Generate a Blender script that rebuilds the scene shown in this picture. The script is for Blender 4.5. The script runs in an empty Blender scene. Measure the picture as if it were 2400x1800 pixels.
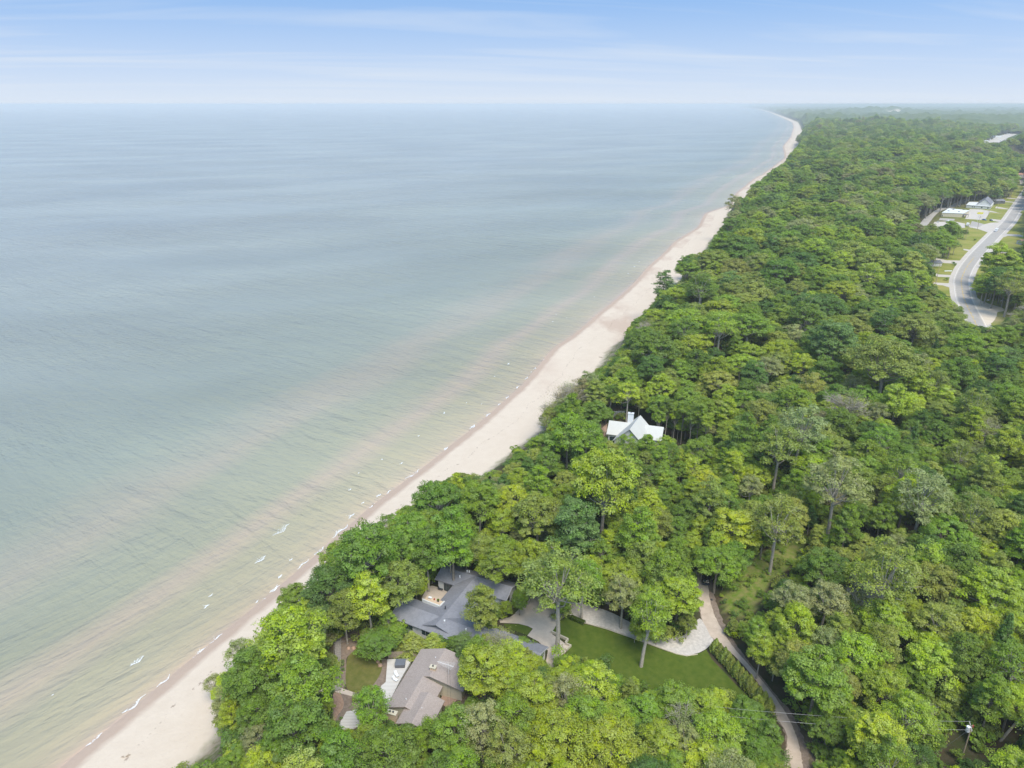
import bpy, math, random
import numpy as np
from math import radians as R
random.seed(7); rng = np.random.default_rng(7)
scene = bpy.context.scene
COL = scene.collection
# ------------------------------------------------------------------ camera
F = 1660.0                      # focal length in px of the 2400 px wide photograph
HY = 243.5                      # eye level (the visible horizon dips a little below it)
PT = math.atan((900-HY)/F)
CZ = 135.0
R2 = 2*7.4e7                    # gentle fall of the ground with distance
cam = bpy.data.cameras.new('camera'); co = bpy.data.objects.new('camera', cam); COL.objects.link(co)
co.location = (0, 0, CZ); co.rotation_euler = (math.pi/2-PT, 0, 0)
cam.sensor_width = 36; cam.lens = F/2400*36; cam.clip_start = 1; cam.clip_end = 120000
scene.camera = co
# ------------------------------------------------------------------ sky, sun, exposure
SUN_EL, SUN_AZ = 60, 160        # azimuth clockwise from +Y
w = bpy.data.worlds.new('World'); scene.world = w; w.use_nodes = True
nt = w.node_tree; N = nt.nodes; L = nt.links; N.clear()
out = N.new('ShaderNodeOutputWorld'); bg = N.new('ShaderNodeBackground')
sky = N.new('ShaderNodeTexSky'); sky.sky_type = 'NISHITA'; sky.sun_disc = False
sky.sun_elevation = R(SUN_EL); sky.sun_rotation = R(SUN_AZ); sky.air_density = 1.0; sky.dust_density = 1.0; sky.ozone_density = 0.6
tc = N.new('ShaderNodeTexCoord'); sx = N.new('ShaderNodeSeparateXYZ'); L.new(tc.outputs['Generated'], sx.inputs[0])
def wm(op, a, b=None, clamp=False):
    n = N.new('ShaderNodeMath'); n.operation = op; n.use_clamp = clamp
    for i, v in enumerate((a, b)):
        if v is None: continue
        if isinstance(v, (int, float)): n.inputs[i].default_value = v
        else: L.new(v, n.inputs[i])
    return n.outputs[0]
zz = wm('ADD', wm('MAXIMUM', sx.outputs[2], 0.0), 0.05)
cx = wm('DIVIDE', sx.outputs[0], zz); cy = wm('DIVIDE', sx.outputs[1], zz)
cmb = N.new('ShaderNodeCombineXYZ'); L.new(cx, cmb.inputs[0]); L.new(cy, cmb.inputs[1])
mp = N.new('ShaderNodeMapping'); mp.inputs['Scale'].default_value = (0.16, 0.62, 1)
vr = N.new('ShaderNodeVectorRotate'); vr.rotation_type = 'Z_AXIS'; vr.inputs['Angle'].default_value = R(-14); L.new(cmb.outputs[0], vr.inputs['Vector']); L.new(vr.outputs[0], mp.inputs[0])
va_ = N.new('ShaderNodeVectorMath'); va_.operation = 'ADD'; va_.inputs[1].default_value = (0, 0, 0.5); L.new(tc.outputs['Generated'], va_.inputs[0])
vn_ = N.new('ShaderNodeVectorMath'); vn_.operation = 'NORMALIZE'; L.new(va_.outputs[0], vn_.inputs[0]); L.new(vn_.outputs[0], sky.inputs['Vector'])   # the clear blue above the veil
n1 = N.new('ShaderNodeTexNoise'); n1.inputs['Scale'].default_value = 1.1; n1.inputs['Detail'].default_value = 8; n1.inputs['Roughness'].default_value = 0.55; n1.inputs['Distortion'].default_value = 0.6
L.new(mp.outputs[0], n1.inputs['Vector'])
cl = wm('MULTIPLY', wm('SUBTRACT', n1.outputs[0], 0.47), 3.4, True)
hz = wm('POWER', wm('SUBTRACT', 1.0, wm('MULTIPLY', wm('MAXIMUM', sx.outputs[2], 0.0), 6.0), True), 1.35)   # veil of thin cloud thickening to the horizon
fac = wm('MAXIMUM', wm('MULTIPLY', cl, 0.66), 0.0)
fac = wm('SUBTRACT', 1.0, wm('MULTIPLY', wm('SUBTRACT', 1.0, fac), wm('SUBTRACT', 1.0, wm('MULTIPLY', hz, 0.93))))
mix = N.new('ShaderNodeMix'); mix.data_type = 'RGBA'; L.new(fac, mix.inputs[0]); tn_ = N.new('ShaderNodeMix'); tn_.data_type = 'RGBA'; tn_.blend_type = 'MULTIPLY'; tn_.inputs[0].default_value = 1; L.new(sky.outputs[0], tn_.inputs[6]); tn_.inputs[7].default_value = (0.72, 0.965, 1.06, 1); L.new(tn_.outputs[2], mix.inputs[6])
mix.inputs[7].default_value = (2.75, 2.98, 3.28, 1)
L.new(mix.outputs[2], bg.inputs[0]); bg.inputs[1].default_value = 0.128
L.new(bg.outputs[0], out.inputs[0])
sl = bpy.data.lights.new('sun', 'SUN'); so = bpy.data.objects.new('sun', sl); COL.objects.link(so)
sl.energy = 1.9; sl.angle = R(30); sl.color = (1, 0.93, 0.82)
so.location = (0, 0, 300); so.rotation_euler = (R(90-SUN_EL), 0, R(180-SUN_AZ))
vs = scene.view_settings; vs.view_transform = 'Standard'; vs.look = 'None'; vs.gamma = 1; vs.exposure = 1.12
scene.cycles.max_bounces = 6; scene.cycles.diffuse_bounces = 3; scene.cycles.glossy_bounces = 2
scene.cycles.transmission_bounces = 2; scene.cycles.volume_bounces = 2; scene.cycles.transparent_max_bounces = 6
scene.cycles.sample_clamp_indirect = 6
scene.cycles.use_denoising = True
try: scene.cycles.denoiser = 'OPENIMAGEDENOISE'
except Exception: pass
# ------------------------------------------------------------------ measuring the photograph
def U(x, y, z=0.0):
    v = (y-900)/F; dx = (x-1200)/F
    dn = math.sin(PT)+v*math.cos(PT); fw = math.cos(PT)-v*math.sin(PT)
    h = CZ-z; a = (fw*fw+dx*dx)/R2
    t = 2*h/(dn+math.sqrt(max(dn*dn-4*a*h, 0)))
    return (t*dx, t*fw)
def proj(x, y, z):
    x = np.asarray(x, float); y = np.asarray(y, float); z = np.asarray(z, float)
    dz = z-(x*x+y*y)/R2-CZ
    dep = y*math.cos(PT)-dz*math.sin(PT)
    up = y*math.sin(PT)+dz*math.cos(PT)
    return 1200+F*x/dep, 900-F*up/dep, dep
drop = lambda x, y: (x*x+y*y)/R2
# ------------------------------------------------------------------ the lie of the land
SHORE = [(141,1795),(230,1730),(303,1670),(371,1610),(453,1540),(520,1486),(621,1402),(703,1335),(763,1281),(817,1232),(871,1186),(925,1145),(990,1099),(1045,1053),(1104,1007),(1153,966),(1225,902),(1274,843),(1298,813),(1325,799),(1366,767),(1404,734),(1461,688),(1494,655),(1519,625),(1560,590),(1579,568),(1636,533),(1652,500),(1671,494),(1709,481),(1723,455),(1750,433),(1763,422),(1799,400),(1840,370),(1838,357),(1835,343),(1853,321),(1860,298),(1857,287),(1824,272),(1802,263),(1781,257),(1754,253.5),(1727,250)]
sw = [U(*p) for p in SHORE]
SY = np.array([-400, -100, 30]+[p[1] for p in sw]+[60000.]); SX = np.array([-330, -195, -132]+[p[0] for p in sw]+[16500.])
_t = np.concatenate([np.arange(-400, 1500, 4.0), np.geomspace(1500, 60000, 300)])
_x = np.interp(_t, SY, SX)
for _ in range(6): _x[1:-1] = (_x[:-2]+2*_x[1:-1]+_x[2:])/4
def xs(y): return np.interp(y, _t, _x)
_sl = np.gradient(_x, _t)
def dist(x, y):
    m = np.interp(y, _t, _sl)
    return (x-xs(y))/np.sqrt(1+m*m)
def bw(y):   # width of the beach
    return np.interp(y, [0, 90, 130, 180, 240, 300, 450, 700, 1000, 1200, 2000, 3000, 4500], [30, 30, 24, 20, 26, 32, 34, 36, 26, 24, 26, 60, 40])
nr = np.random.default_rng(3)
_K = [(nr.uniform(0, 2*math.pi), nr.uniform(0, 2*math.pi)) for _ in range(64)]
def noise(x, y, wl, off=0, n=7):
    x = np.asarray(x, float); y = np.asarray(y, float); s = 0
    for i in range(n):
        a, ph = _K[(off*7+i) % 64]; k = 2*math.pi/(wl*(0.6+0.16*i))
        s = s+np.sin(k*(x*math.cos(a)+y*math.sin(a))+ph)
    return s/math.sqrt(n)*0.8
HWY = [(2320,850),(2300,790),(2286,755),(2270,723),(2260,700),(2255,675),(2254,655),(2264,630),(2278,610),(2295,590),(2333,550),(2362,521),(2379,496),(2396,470),(2412,445),(2440,405),(2480,368)]
HW = np.array([U(x, y, 14) for x, y in HWY])
def catmull(P, n=8):
    P = np.array(P, float); Q = np.vstack([2*P[0]-P[1], P, 2*P[-1]-P[-2]]); o = []
    for i in range(1, len(Q)-2):
        for k in range(n):
            t = k/n
            o.append(0.5*((2*Q[i])+(-Q[i-1]+Q[i+1])*t+(2*Q[i-1]-5*Q[i]+4*Q[i+1]-Q[i+2])*t*t+(-Q[i-1]+3*Q[i]-3*Q[i+1]+Q[i+2])*t**3))
    o.append(Q[-2]); return np.array(o)
HWS = catmull(HW, 6)
def dline(x, y, P):
    x = np.asarray(x, float); y = np.asarray(y, float); best = np.full(np.broadcast(x, y).shape, 1e9)
    for (ax, ay), (bx, by) in zip(P[:-1], P[1:]):
        vx, vy = bx-ax, by-ay; t = np.clip(((x-ax)*vx+(y-ay)*vy)/(vx*vx+vy*vy), 0, 1)
        best = np.minimum(best, np.hypot(x-ax-t*vx, y-ay-t*vy))
    return best
def ss(a, b, v):
    t = np.clip((v-a)/(b-a), 0, 1); return t*t*(3-2*t)
TOWN = [U(*p, 14) for p in ((2300, 337), (2345, 320), (2440, 293))]
HILL = U(2064, 268, 14); PATCH = (HILL[0]+40, HILL[1]-270)
def height(x, y):
    x = np.asarray(x, float); y = np.asarray(y, float)
    d = dist(x, y); b = bw(y)
    z = np.where(d < 0, 0.09*d, 2.6*np.clip(d/b, 0, 1)**0.75)
    z = np.maximum(z, -4)
    up = ss(b-1, b+17, d)
    m = ss(60, 130, np.hypot((x-8)*0.9, y-128))*ss(75, 170, dline(x, y, HWS[::3]))*ss(60, 330, dline(x, y, TOWN))*ss(10, 50, d-b)
    amp = np.interp(y, [0, 300, 1500, 3000, 9000, 20000], [5, 9, 13, 16, 20, 22])
    hills = amp*(0.55+0.75*noise(x, y, 170, 0)+0.4*noise(x, y, 75, 1))
    far = np.interp(y, [0, 2500, 4000], [0, 0, 1])*22*noise(x, y, 1500, 2)
    hills = hills+far+55*np.exp(-(((x-HILL[0])/430)**2+((y-HILL[1])/430)**2))
    z = z+up*(11.4+m*hills)
    # the hollow's back slope behind the white house
    return z
G0 = 14.0
# ------------------------------------------------------------------ materials
def nodes(m):
    m.use_nodes = True; n = m.node_tree.nodes; l = m.node_tree.links
    return n, l, n['Principled BSDF']
def mat(name, col, rough=0.8, spec=0.3, vary=0.15, scale=2.0, bump=0.0, metal=0.0, scale2=None, col2=None, coord='Object'):
    m = bpy.data.materials.new(name); n, l, p = nodes(m)
    p.inputs['Roughness'].default_value = rough; p.inputs['Specular IOR Level'].default_value = spec; p.inputs['Metallic'].default_value = metal
    t = n.new('ShaderNodeTexCoord'); z = n.new('ShaderNodeTexNoise'); z.inputs['Scale'].default_value = scale; z.inputs['Detail'].default_value = 6; z.inputs['Roughness'].default_value = .65
    l.new(t.outputs[coord], z.inputs['Vector'])
    r = n.new('ShaderNodeValToRGB'); r.color_ramp.elements[0].position = 0.3; r.color_ramp.elements[1].position = 0.7
    c2 = col2 or tuple(min(1, c*(1+vary)) for c in col); c1 = tuple(c*(1-vary) for c in col) if not col2 else col
    r.color_ramp.elements[0].color = (*c1, 1); r.color_ramp.elements[1].color = (*c2, 1)
    l.new(z.outputs[0], r.inputs[0]); l.new(r.outputs[0], p.inputs['Base Color'])
    if bump:
        b = n.new('ShaderNodeBump'); b.inputs['Strength'].default_value = bump; b.inputs['Distance'].default_value = 0.1
        l.new(z.outputs[0], b.inputs['Height']); l.new(b.outputs[0], p.inputs['Normal'])
    return m
M = {}
def terrain_mat():
    m = bpy.data.materials.new('land'); n, l, p = nodes(m); p.inputs['Roughness'].default_value = 0.95; p.inputs['Specular IOR Level'].default_value = 0.1
    def at(nm):
        a = n.new('ShaderNodeAttribute'); a.attribute_name = nm; return a.outputs['Fac']
    def mt(op, a, b=None, cl=False):
        k = n.new('ShaderNodeMath'); k.operation = op; k.use_clamp = cl
        for i, v in enumerate((a, b)):
            if v is None: continue
            if isinstance(v, (int, float)): k.inputs[i].default_value = v
            else: l.new(v, k.inputs[i])
        return k.outputs[0]
    def nz(sc, det=5, sx=1, sy=1, rot=0):
        t = n.new('ShaderNodeTexCoord'); mp = n.new('ShaderNodeMapping'); mp.inputs['Scale'].default_value = (sx, sy, 1); mp.inputs['Rotation'].default_value = (0, 0, rot)
        z = n.new('ShaderNodeTexNoise'); z.inputs['Scale'].default_value = sc; z.inputs['Detail'].default_value = det; z.inputs['Roughness'].default_value = .6
        l.new(t.outputs['Object'], mp.inputs[0]); l.new(mp.outputs[0], z.inputs['Vector']); return z.outputs[0]
    def mx(f, a, b):
        k = n.new('ShaderNodeMix'); k.data_type = 'RGBA'
        if isinstance(f, (int, float)): k.inputs[0].default_value = f
        else: l.new(f, k.inputs[0])
        for i, v in ((6, a), (7, b)):
            if isinstance(v, tuple): k.inputs[i].default_value = (*v, 1)
            else: l.new(v, k.inputs[i])
        return k.outputs[2]
    def step(v, a, b): return mt('DIVIDE', mt('SUBTRACT', v, a), b-a, True)
    d = at('shore'); e = mt('ADD', d, mt('MULTIPLY', mt('SUBTRACT', nz(0.12, 3), 0.5), 3.0))
    dry = mx(nz(0.25, 8), (0.54, 0.445, 0.345), (0.63, 0.535, 0.43))
    dry = mx(mt('MULTIPLY', step(nz(1.6, 3), 0.62, 0.72), 0.25), dry, (0.42, 0.32, 0.24))
    wet = mx(nz(0.4, 4), (0.40, 0.30, 0.23), (0.45, 0.345, 0.27))
    sand = mx(step(e, 2.8, 4.8), wet, dry)
    damp = mt('MULTIPLY', at('damp'), step(nz(0.045, 7, 1, .45, 1.1), 0.45, 0.60))
    sand = mx(mt('MULTIPLY', damp, 0.8), sand, (0.46, 0.345, 0.265))
    line = mt('MULTIPLY', step(mt('ABSOLUTE', mt('SUBTRACT', mt('ADD', d, mt('MULTIPLY', nz(0.05, 2), 9)), mt('MULTIPLY', at('width'), 0.62))), 0.5, 0.1), step(nz(1.1, 2), 0.56, 0.62))
    sand = mx(mt('MULTIPLY', line, 0.7), sand, (0.22, 0.16, 0.12))
    floor = mx(step(nz(0.22, 6), 0.38, 0.62), (0.045, 0.055, 0.018), (0.085, 0.06, 0.04))
    gr = mx(step(nz(0.06, 6), 0.35, 0.65), (0.17, 0.205, 0.03), (0.29, 0.265, 0.075))
    inland = mx(at('grass'), floor, gr)
    inland = mx(at('brush'), inland, mx(step(nz(0.5, 6), 0.35, 0.62), (0.10, 0.17, 0.015), (0.21, 0.20, 0.07)))
    inland = mx(at('bare'), inland, mx(nz(0.6, 6), (0.27, 0.19, 0.135), (0.42, 0.31, 0.23)))
    can = mx(step(nz(0.02, 8), 0.35, 0.65), (0.05, 0.085, 0.025), (0.10, 0.13, 0.04))
    inland = mx(at('forested'), inland, can)
    lk = mt('SUBTRACT', mt('ADD', d, mt('MULTIPLY', mt('SUBTRACT', nz(0.15, 5), 0.5), 7)), at('width'))
    bl = mx(step(nz(0.35, 6), 0.42, 0.6), (0.13, 0.15, 0.045), (0.33, 0.27, 0.19))
    inland = mx(step(lk, 5.0, 16.0), bl, inland)
    c = mx(step(lk, -1.0, 2.5), sand, inland)
    c = mx(at('sandpit'), c, (0.62, 0.50, 0.39))
    l.new(c, p.inputs['Base Color'])
    b = n.new('ShaderNodeBump'); b.inputs['Strength'].default_value = 0.5; b.inputs['Distance'].default_value = 0.25; l.new(nz(0.9, 6), b.inputs['Height']); l.new(b.outputs[0], p.inputs['Normal'])
    return m
def water_mat():
    m = bpy.data.materials.new('lake_water'); n, l, p = nodes(m)
    p.inputs['Roughness'].default_value = 0.22; p.inputs['IOR'].default_value = 1.33; p.inputs['Specular IOR Level'].default_value = 0.5
    t = n.new('ShaderNodeTexCoord')
    a = n.new('ShaderNodeAttribute'); a.attribute_name = 'shore'
    def mt(op, x, y=None, cl=False):
        k = n.new('ShaderNodeMath'); k.operation = op; k.use_clamp = cl
        for i, v in enumerate((x, y)):
            if v is None: continue
            if isinstance(v, (int, float)): k.inputs[i].default_value = v
            else: l.new(v, k.inputs[i])
        return k.outputs[0]
    def nz(sc, det, sx=1, sy=1, rot=0, dis=0):
        mp = n.new('ShaderNodeMapping'); mp.inputs['Scale'].default_value = (sx, sy, 1); vr = n.new('ShaderNodeVectorRotate'); vr.rotation_type = 'Z_AXIS'; vr.inputs['Angle'].default_value = rot
        z = n.new('ShaderNodeTexNoise'); z.inputs['Scale'].default_value = sc; z.inputs['Detail'].default_value = det; z.inputs['Distortion'].default_value = dis
        l.new(t.outputs['Object'], vr.inputs['Vector']); l.new(vr.outputs[0], mp.inputs[0]); l.new(mp.outputs[0], z.inputs['Vector']); return z.outputs[0]
    d = mt('ADD', a.outputs['Fac'], mt('MULTIPLY', mt('SUBTRACT', nz(0.03, 4, .22, 1, -1.08), 0.5), mt('ADD', 7.0, mt('MULTIPLY', a.outputs['Fac'], 0.5))))
    f = mt('POWER', mt('DIVIDE', mt('MAXIMUM', d, 0.0), 600.0, True), 0.5)
    r = n.new('ShaderNodeValToRGB'); l.new(f, r.inputs[0]); cr = r.color_ramp
    # distance from the shore (m) and the colour of the water over the bed there
    st = [(0, (.50, .37, .28)), (3, (.42, .35, .24)), (9, (.38, .335, .225)), (20, (.345, .315, .212)), (31, (.395, .325, .24)), (42, (.305, .298, .208)), (60, (.285, .285, .207)),
          (78, (.325, .295, .225)), (105, (.255, .27, .212)), (150, (.238, .258, .210)), (240, (.25, .268, .225)), (600, (.275, .288, .252))]
    while len(cr.elements) < len(st): cr.elements.new(0.5)
    for e, (q, c) in zip(cr.elements, st): e.position = (q/600)**0.5
    for e, (q, c) in zip(cr.elements, st): e.color = (*c, 1)
    big = nz(0.006, 6, .45, 1, -.35); k = n.new('ShaderNodeMix'); k.data_type = 'RGBA'; k.blend_type = 'MULTIPLY'; k.inputs[0].default_value = 1
    l.new(r.outputs[0], k.inputs[6]); rr = n.new('ShaderNodeMapRange'); rr.inputs[1].default_value = .35; rr.inputs[2].default_value = .65; rr.inputs[3].default_value = .84; rr.inputs[4].default_value = 1.1
    l.new(big, rr.inputs[0]); l.new(rr.outputs[0], k.inputs[7]); l.new(k.outputs[2], p.inputs['Base Color'])
    # crests swing round from the open lake to the shallows
    def crests(a0, a1, a2): return mt('ADD', mt('ADD', mt('MULTIPLY', nz(0.6, 4, .34, 1, a0, .3), .8), mt('MULTIPLY', nz(0.17, 4, .26, 1, a1, .4), 2.0)), mt('MULTIPLY', nz(0.045, 3, .3, 1, a2, .4), 3.0))
    sp = n.new('ShaderNodeSeparateXYZ'); l.new(t.outputs['Object'], sp.inputs[0]); mr = n.new('ShaderNodeMapRange'); mr.inputs[1].default_value = 130; mr.inputs[2].default_value = 240; l.new(sp.outputs[1], mr.inputs[0])
    hm_ = n.new('ShaderNodeMix'); l.new(mr.outputs[0], hm_.inputs[0]); l.new(crests(-.80, -.95, -1.05), hm_.inputs[2]); l.new(crests(.5, .68, .6), hm_.inputs[3]); h = hm_.outputs[0]
    # smooth patches where the wind leaves the surface alone
    rr2 = n.new('ShaderNodeMapRange'); rr2.inputs[1].default_value = .38; rr2.inputs[2].default_value = .62; rr2.inputs[3].default_value = .35; rr2.inputs[4].default_value = 1.0
    l.new(nz(0.008, 4, .4, 1, -.3), rr2.inputs[0])
    b = n.new('ShaderNodeBump'); b.inputs['Distance'].default_value = 1.3; l.new(h, b.inputs['Height']); l.new(mt('MULTIPLY', rr2.outputs[0], 1.0), b.inputs['Strength'])
    l.new(b.outputs[0], p.inputs['Normal'])
    return m
def leaf_mat():
    m = bpy.data.materials.new('leaves'); n, l, p = nodes(m); p.inputs['Roughness'].default_value = 0.55; p.inputs['Specular IOR Level'].default_value = 0.25
    a = n.new('ShaderNodeAttribute'); a.attribute_name = 'tone'; a.attribute_type = 'INSTANCER'
    v = n.new('ShaderNodeAttribute'); v.attribute_name = 'leafvar'
    hs = n.new('ShaderNodeHueSaturation')
    s = n.new('ShaderNodeSeparateXYZ'); l.new(v.outputs['Vector'], s.inputs[0])
    def rng_(o, lo, hi):
        k = n.new('ShaderNodeMapRange'); k.inputs[3].default_value = lo; k.inputs[4].default_value = hi; l.new(o, k.inputs[0]); return k.outputs[0]
    l.new(rng_(s.outputs[0], 0.490, 0.512), hs.inputs['Hue']); l.new(rng_(s.outputs[1], 0.74, 1.30), hs.inputs['Value']); l.new(rng_(s.outputs[2], 0.75, 1.12), hs.inputs['Saturation'])
    l.new(a.outputs['Color'], hs.inputs['Color'])
    l.new(hs.outputs[0], p.inputs['Base Color'])
    tr = n.new('ShaderNodeBsdfTranslucent'); l.new(hs.outputs[0], tr.inputs[0])
    ms = n.new('ShaderNodeMixShader'); ms.inputs[0].default_value = 0.42
    l.new(p.outputs[0], ms.inputs[1]); l.new(tr.outputs[0], ms.inputs[2]); l.new(ms.outputs[0], n['Material Output'].inputs[0])
    return m
M['land'] = terrain_mat(); M['water'] = water_mat(); M['leaf'] = leaf_mat()
M['bark'] = mat('bark', (0.25, 0.215, 0.175), .9, .1, .3, 3); M['palebark'] = mat('pale_bark', (0.36, 0.32, 0.27), .9, .1, .25, 3)
M['deadwood'] = mat('dead_wood', (0.34, 0.30, 0.26), .9, .1, .25, 4)
M['foam'] = mat('foam', (0.78, 0.80, 0.80), .8, .2, .08, 3)
M['gravel'] = mat('gravel', (0.50, 0.455, 0.41), .95, .1, .2, 1.5, .4); M['dirt'] = mat('dirt_road', (0.42, 0.335, 0.265), .95, .1, .2, .5, .3, col2=(0.55, 0.45, 0.36))
M['dirtedge'] = mat('leaf_litter', (0.16, 0.12, 0.092), .95, .1, .2, 1.5, .3, col2=(0.27, 0.21, 0.165))
M['concrete'] = mat('concrete', (0.50, 0.42, 0.345), .9, .2, .12, .6, .1); M['kerb'] = mat('kerb_stone', (0.5, 0.44, 0.34), .9, .2, .15, 2)
M['lawn'] = mat('lawn_grass', (0.055, 0.092, 0.010), .95, .1, .2, .6, .6, col2=(0.10, 0.128, 0.02))
M['olivelawn'] = mat('dry_lawn_grass', (0.09, 0.105, 0.022), .95, .1, .2, .5, .5, col2=(0.17, 0.155, 0.05))
M['asphalt'] = mat('asphalt', (0.37, 0.34, 0.305), .9, .2, .12, .3, .1); M['shoulder'] = mat('shoulder', (0.50, 0.45, 0.395), .95, .2, .1, .3, .1)
M['yellowpaint'] = mat('yellow_paint', (0.55, 0.38, 0.10), .8, .2, .1, 1); M['whitepaint'] = mat('white_paint', (0.72, 0.70, 0.67), .7, .3, .05, 1)
M['sandlot'] = mat('sandy_apron', (0.54, 0.45, 0.35), .95, .1, .2, .2, .2, col2=(0.64, 0.55, 0.44))
M['white'] = mat('white_siding', (0.58, 0.575, 0.55), .7, .3, .05, 1); M['whiteroof'] = mat('white_roof', (0.50, 0.49, 0.45), .6, .3, .04, .4)
M['greysiding'] = mat('dark_siding', (0.12, 0.12, 0.13), .8, .3, .1, 1); M['trim'] = mat('roof_trim', (0.42, 0.41, 0.41), .7, .3, .08, 1)
M['glass'] = mat('window_glass', (0.03, 0.05, 0.055), .12, .6, .2, .5); M['darkmetal'] = mat('dark_metal', (0.05, 0.05, 0.055), .5, .5, .1, 2)
M['tan'] = mat('tan_masonry', (0.55, 0.42, 0.30), .85, .2, .15, 3); M['brick'] = mat('salmon_brick', (0.50, 0.28, 0.21), .9, .2, .12, 2)
M['deck'] = mat('weathered_deck', (0.52, 0.49, 0.45), .85, .2, .08, 2); M['wood'] = mat('weathered_wood', (0.36, 0.29, 0.22), .9, .2, .25, 4); M['greywood'] = mat('grey_wood', (0.30, 0.27, 0.245), .9, .1, .25, 3)
M['spa'] = mat('spa_cover', (0.14, 0.15, 0.17), .6, .3, .1, 2); M['white2'] = mat('white_metal', (0.72, 0.73, 0.74), .5, .4, .03, 1)
M['carblack'] = mat('black_car_paint', (0.015, 0.02, 0.03), .2, .6, .1, 1); M['carblue'] = mat('blue_car_paint', (0.03, 0.07, 0.12), .25, .6, .1, 1)
M['rubber'] = mat('rubber', (0.02, 0.02, 0.02), .9, .1, .1, 3); M['blue'] = mat('blue_fabric', (0.02, 0.14, 0.42), .7, .2, .1, 2); M['yellow'] = mat('yellow_sign', (0.62, 0.55, 0.08), .6, .3, .08, 1)
M['red'] = mat('rusty_red', (0.35, 0.06, 0.04), .7, .3, .15, 4); M['rock'] = mat('pale_rubble', (0.34, 0.21, 0.15), .95, .1, .25, .9, .6, col2=(0.52, 0.36, 0.27))
M['orange'] = mat('orange_leaf_litter', (0.25, 0.16, 0.11), .95, .1, .3, 2, .6, col2=(0.42, 0.28, 0.20)); M['brownpatio'] = mat('brown_pavers', (0.32, 0.22, 0.17), .9, .2, .12, 1.2)
M['tanbrick'] = mat('pale_tan_wall', (0.52, 0.47, 0.36), .85, .2, .08, 1)
def shingle(name, c1, c2, sc):
    m = bpy.data.materials.new(name); n, l, p = nodes(m); p.inputs['Roughness'].default_value = .9; p.inputs['Specular IOR Level'].default_value = .2
    t = n.new('ShaderNodeTexCoord'); v = n.new('ShaderNodeTexVoronoi'); v.inputs['Scale'].default_value = sc; mp = n.new('ShaderNodeMapping'); mp.inputs['Scale'].default_value = (1, 1, .4)
    l.new(t.outputs['Object'], mp.inputs[0]); l.new(mp.outputs[0], v.inputs['Vector'])
    s = n.new('ShaderNodeSeparateXYZ'); l.new(v.outputs['Color'], s.inputs[0]); r = n.new('ShaderNodeValToRGB'); l.new(s.outputs[0], r.inputs[0])
    r.color_ramp.elements[0].color = (*c1, 1); r.color_ramp.elements[1].color = (*c2, 1)
    z = n.new('ShaderNodeTexNoise'); z.inputs['Scale'].default_value = .35; z.inputs['Detail'].default_value = 5; l.new(t.outputs['Object'], z.inputs['Vector'])
    k = n.new('ShaderNodeMix'); k.data_type = 'RGBA'; k.blend_type = 'MULTIPLY'; k.inputs[0].default_value = .18; l.new(r.outputs[0], k.inputs[6]); l.new(z.outputs[0], k.inputs[7]); 
    hs = n.new('ShaderNodeHueSaturation'); hs.inputs['Value'].default_value = 1.08; l.new(k.outputs[2], hs.inputs['Color']); l.new(hs.outputs[0], p.inputs['Base Color'])
    return m
M['greyroof'] = shingle('grey_shingles', (.19, .19, .21), (.225, .225, .245), 2.2)
M['brownroof'] = shingle('brown_shingles', (.30, .25, .222), (.385, .32, .285), 6.5)
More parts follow.
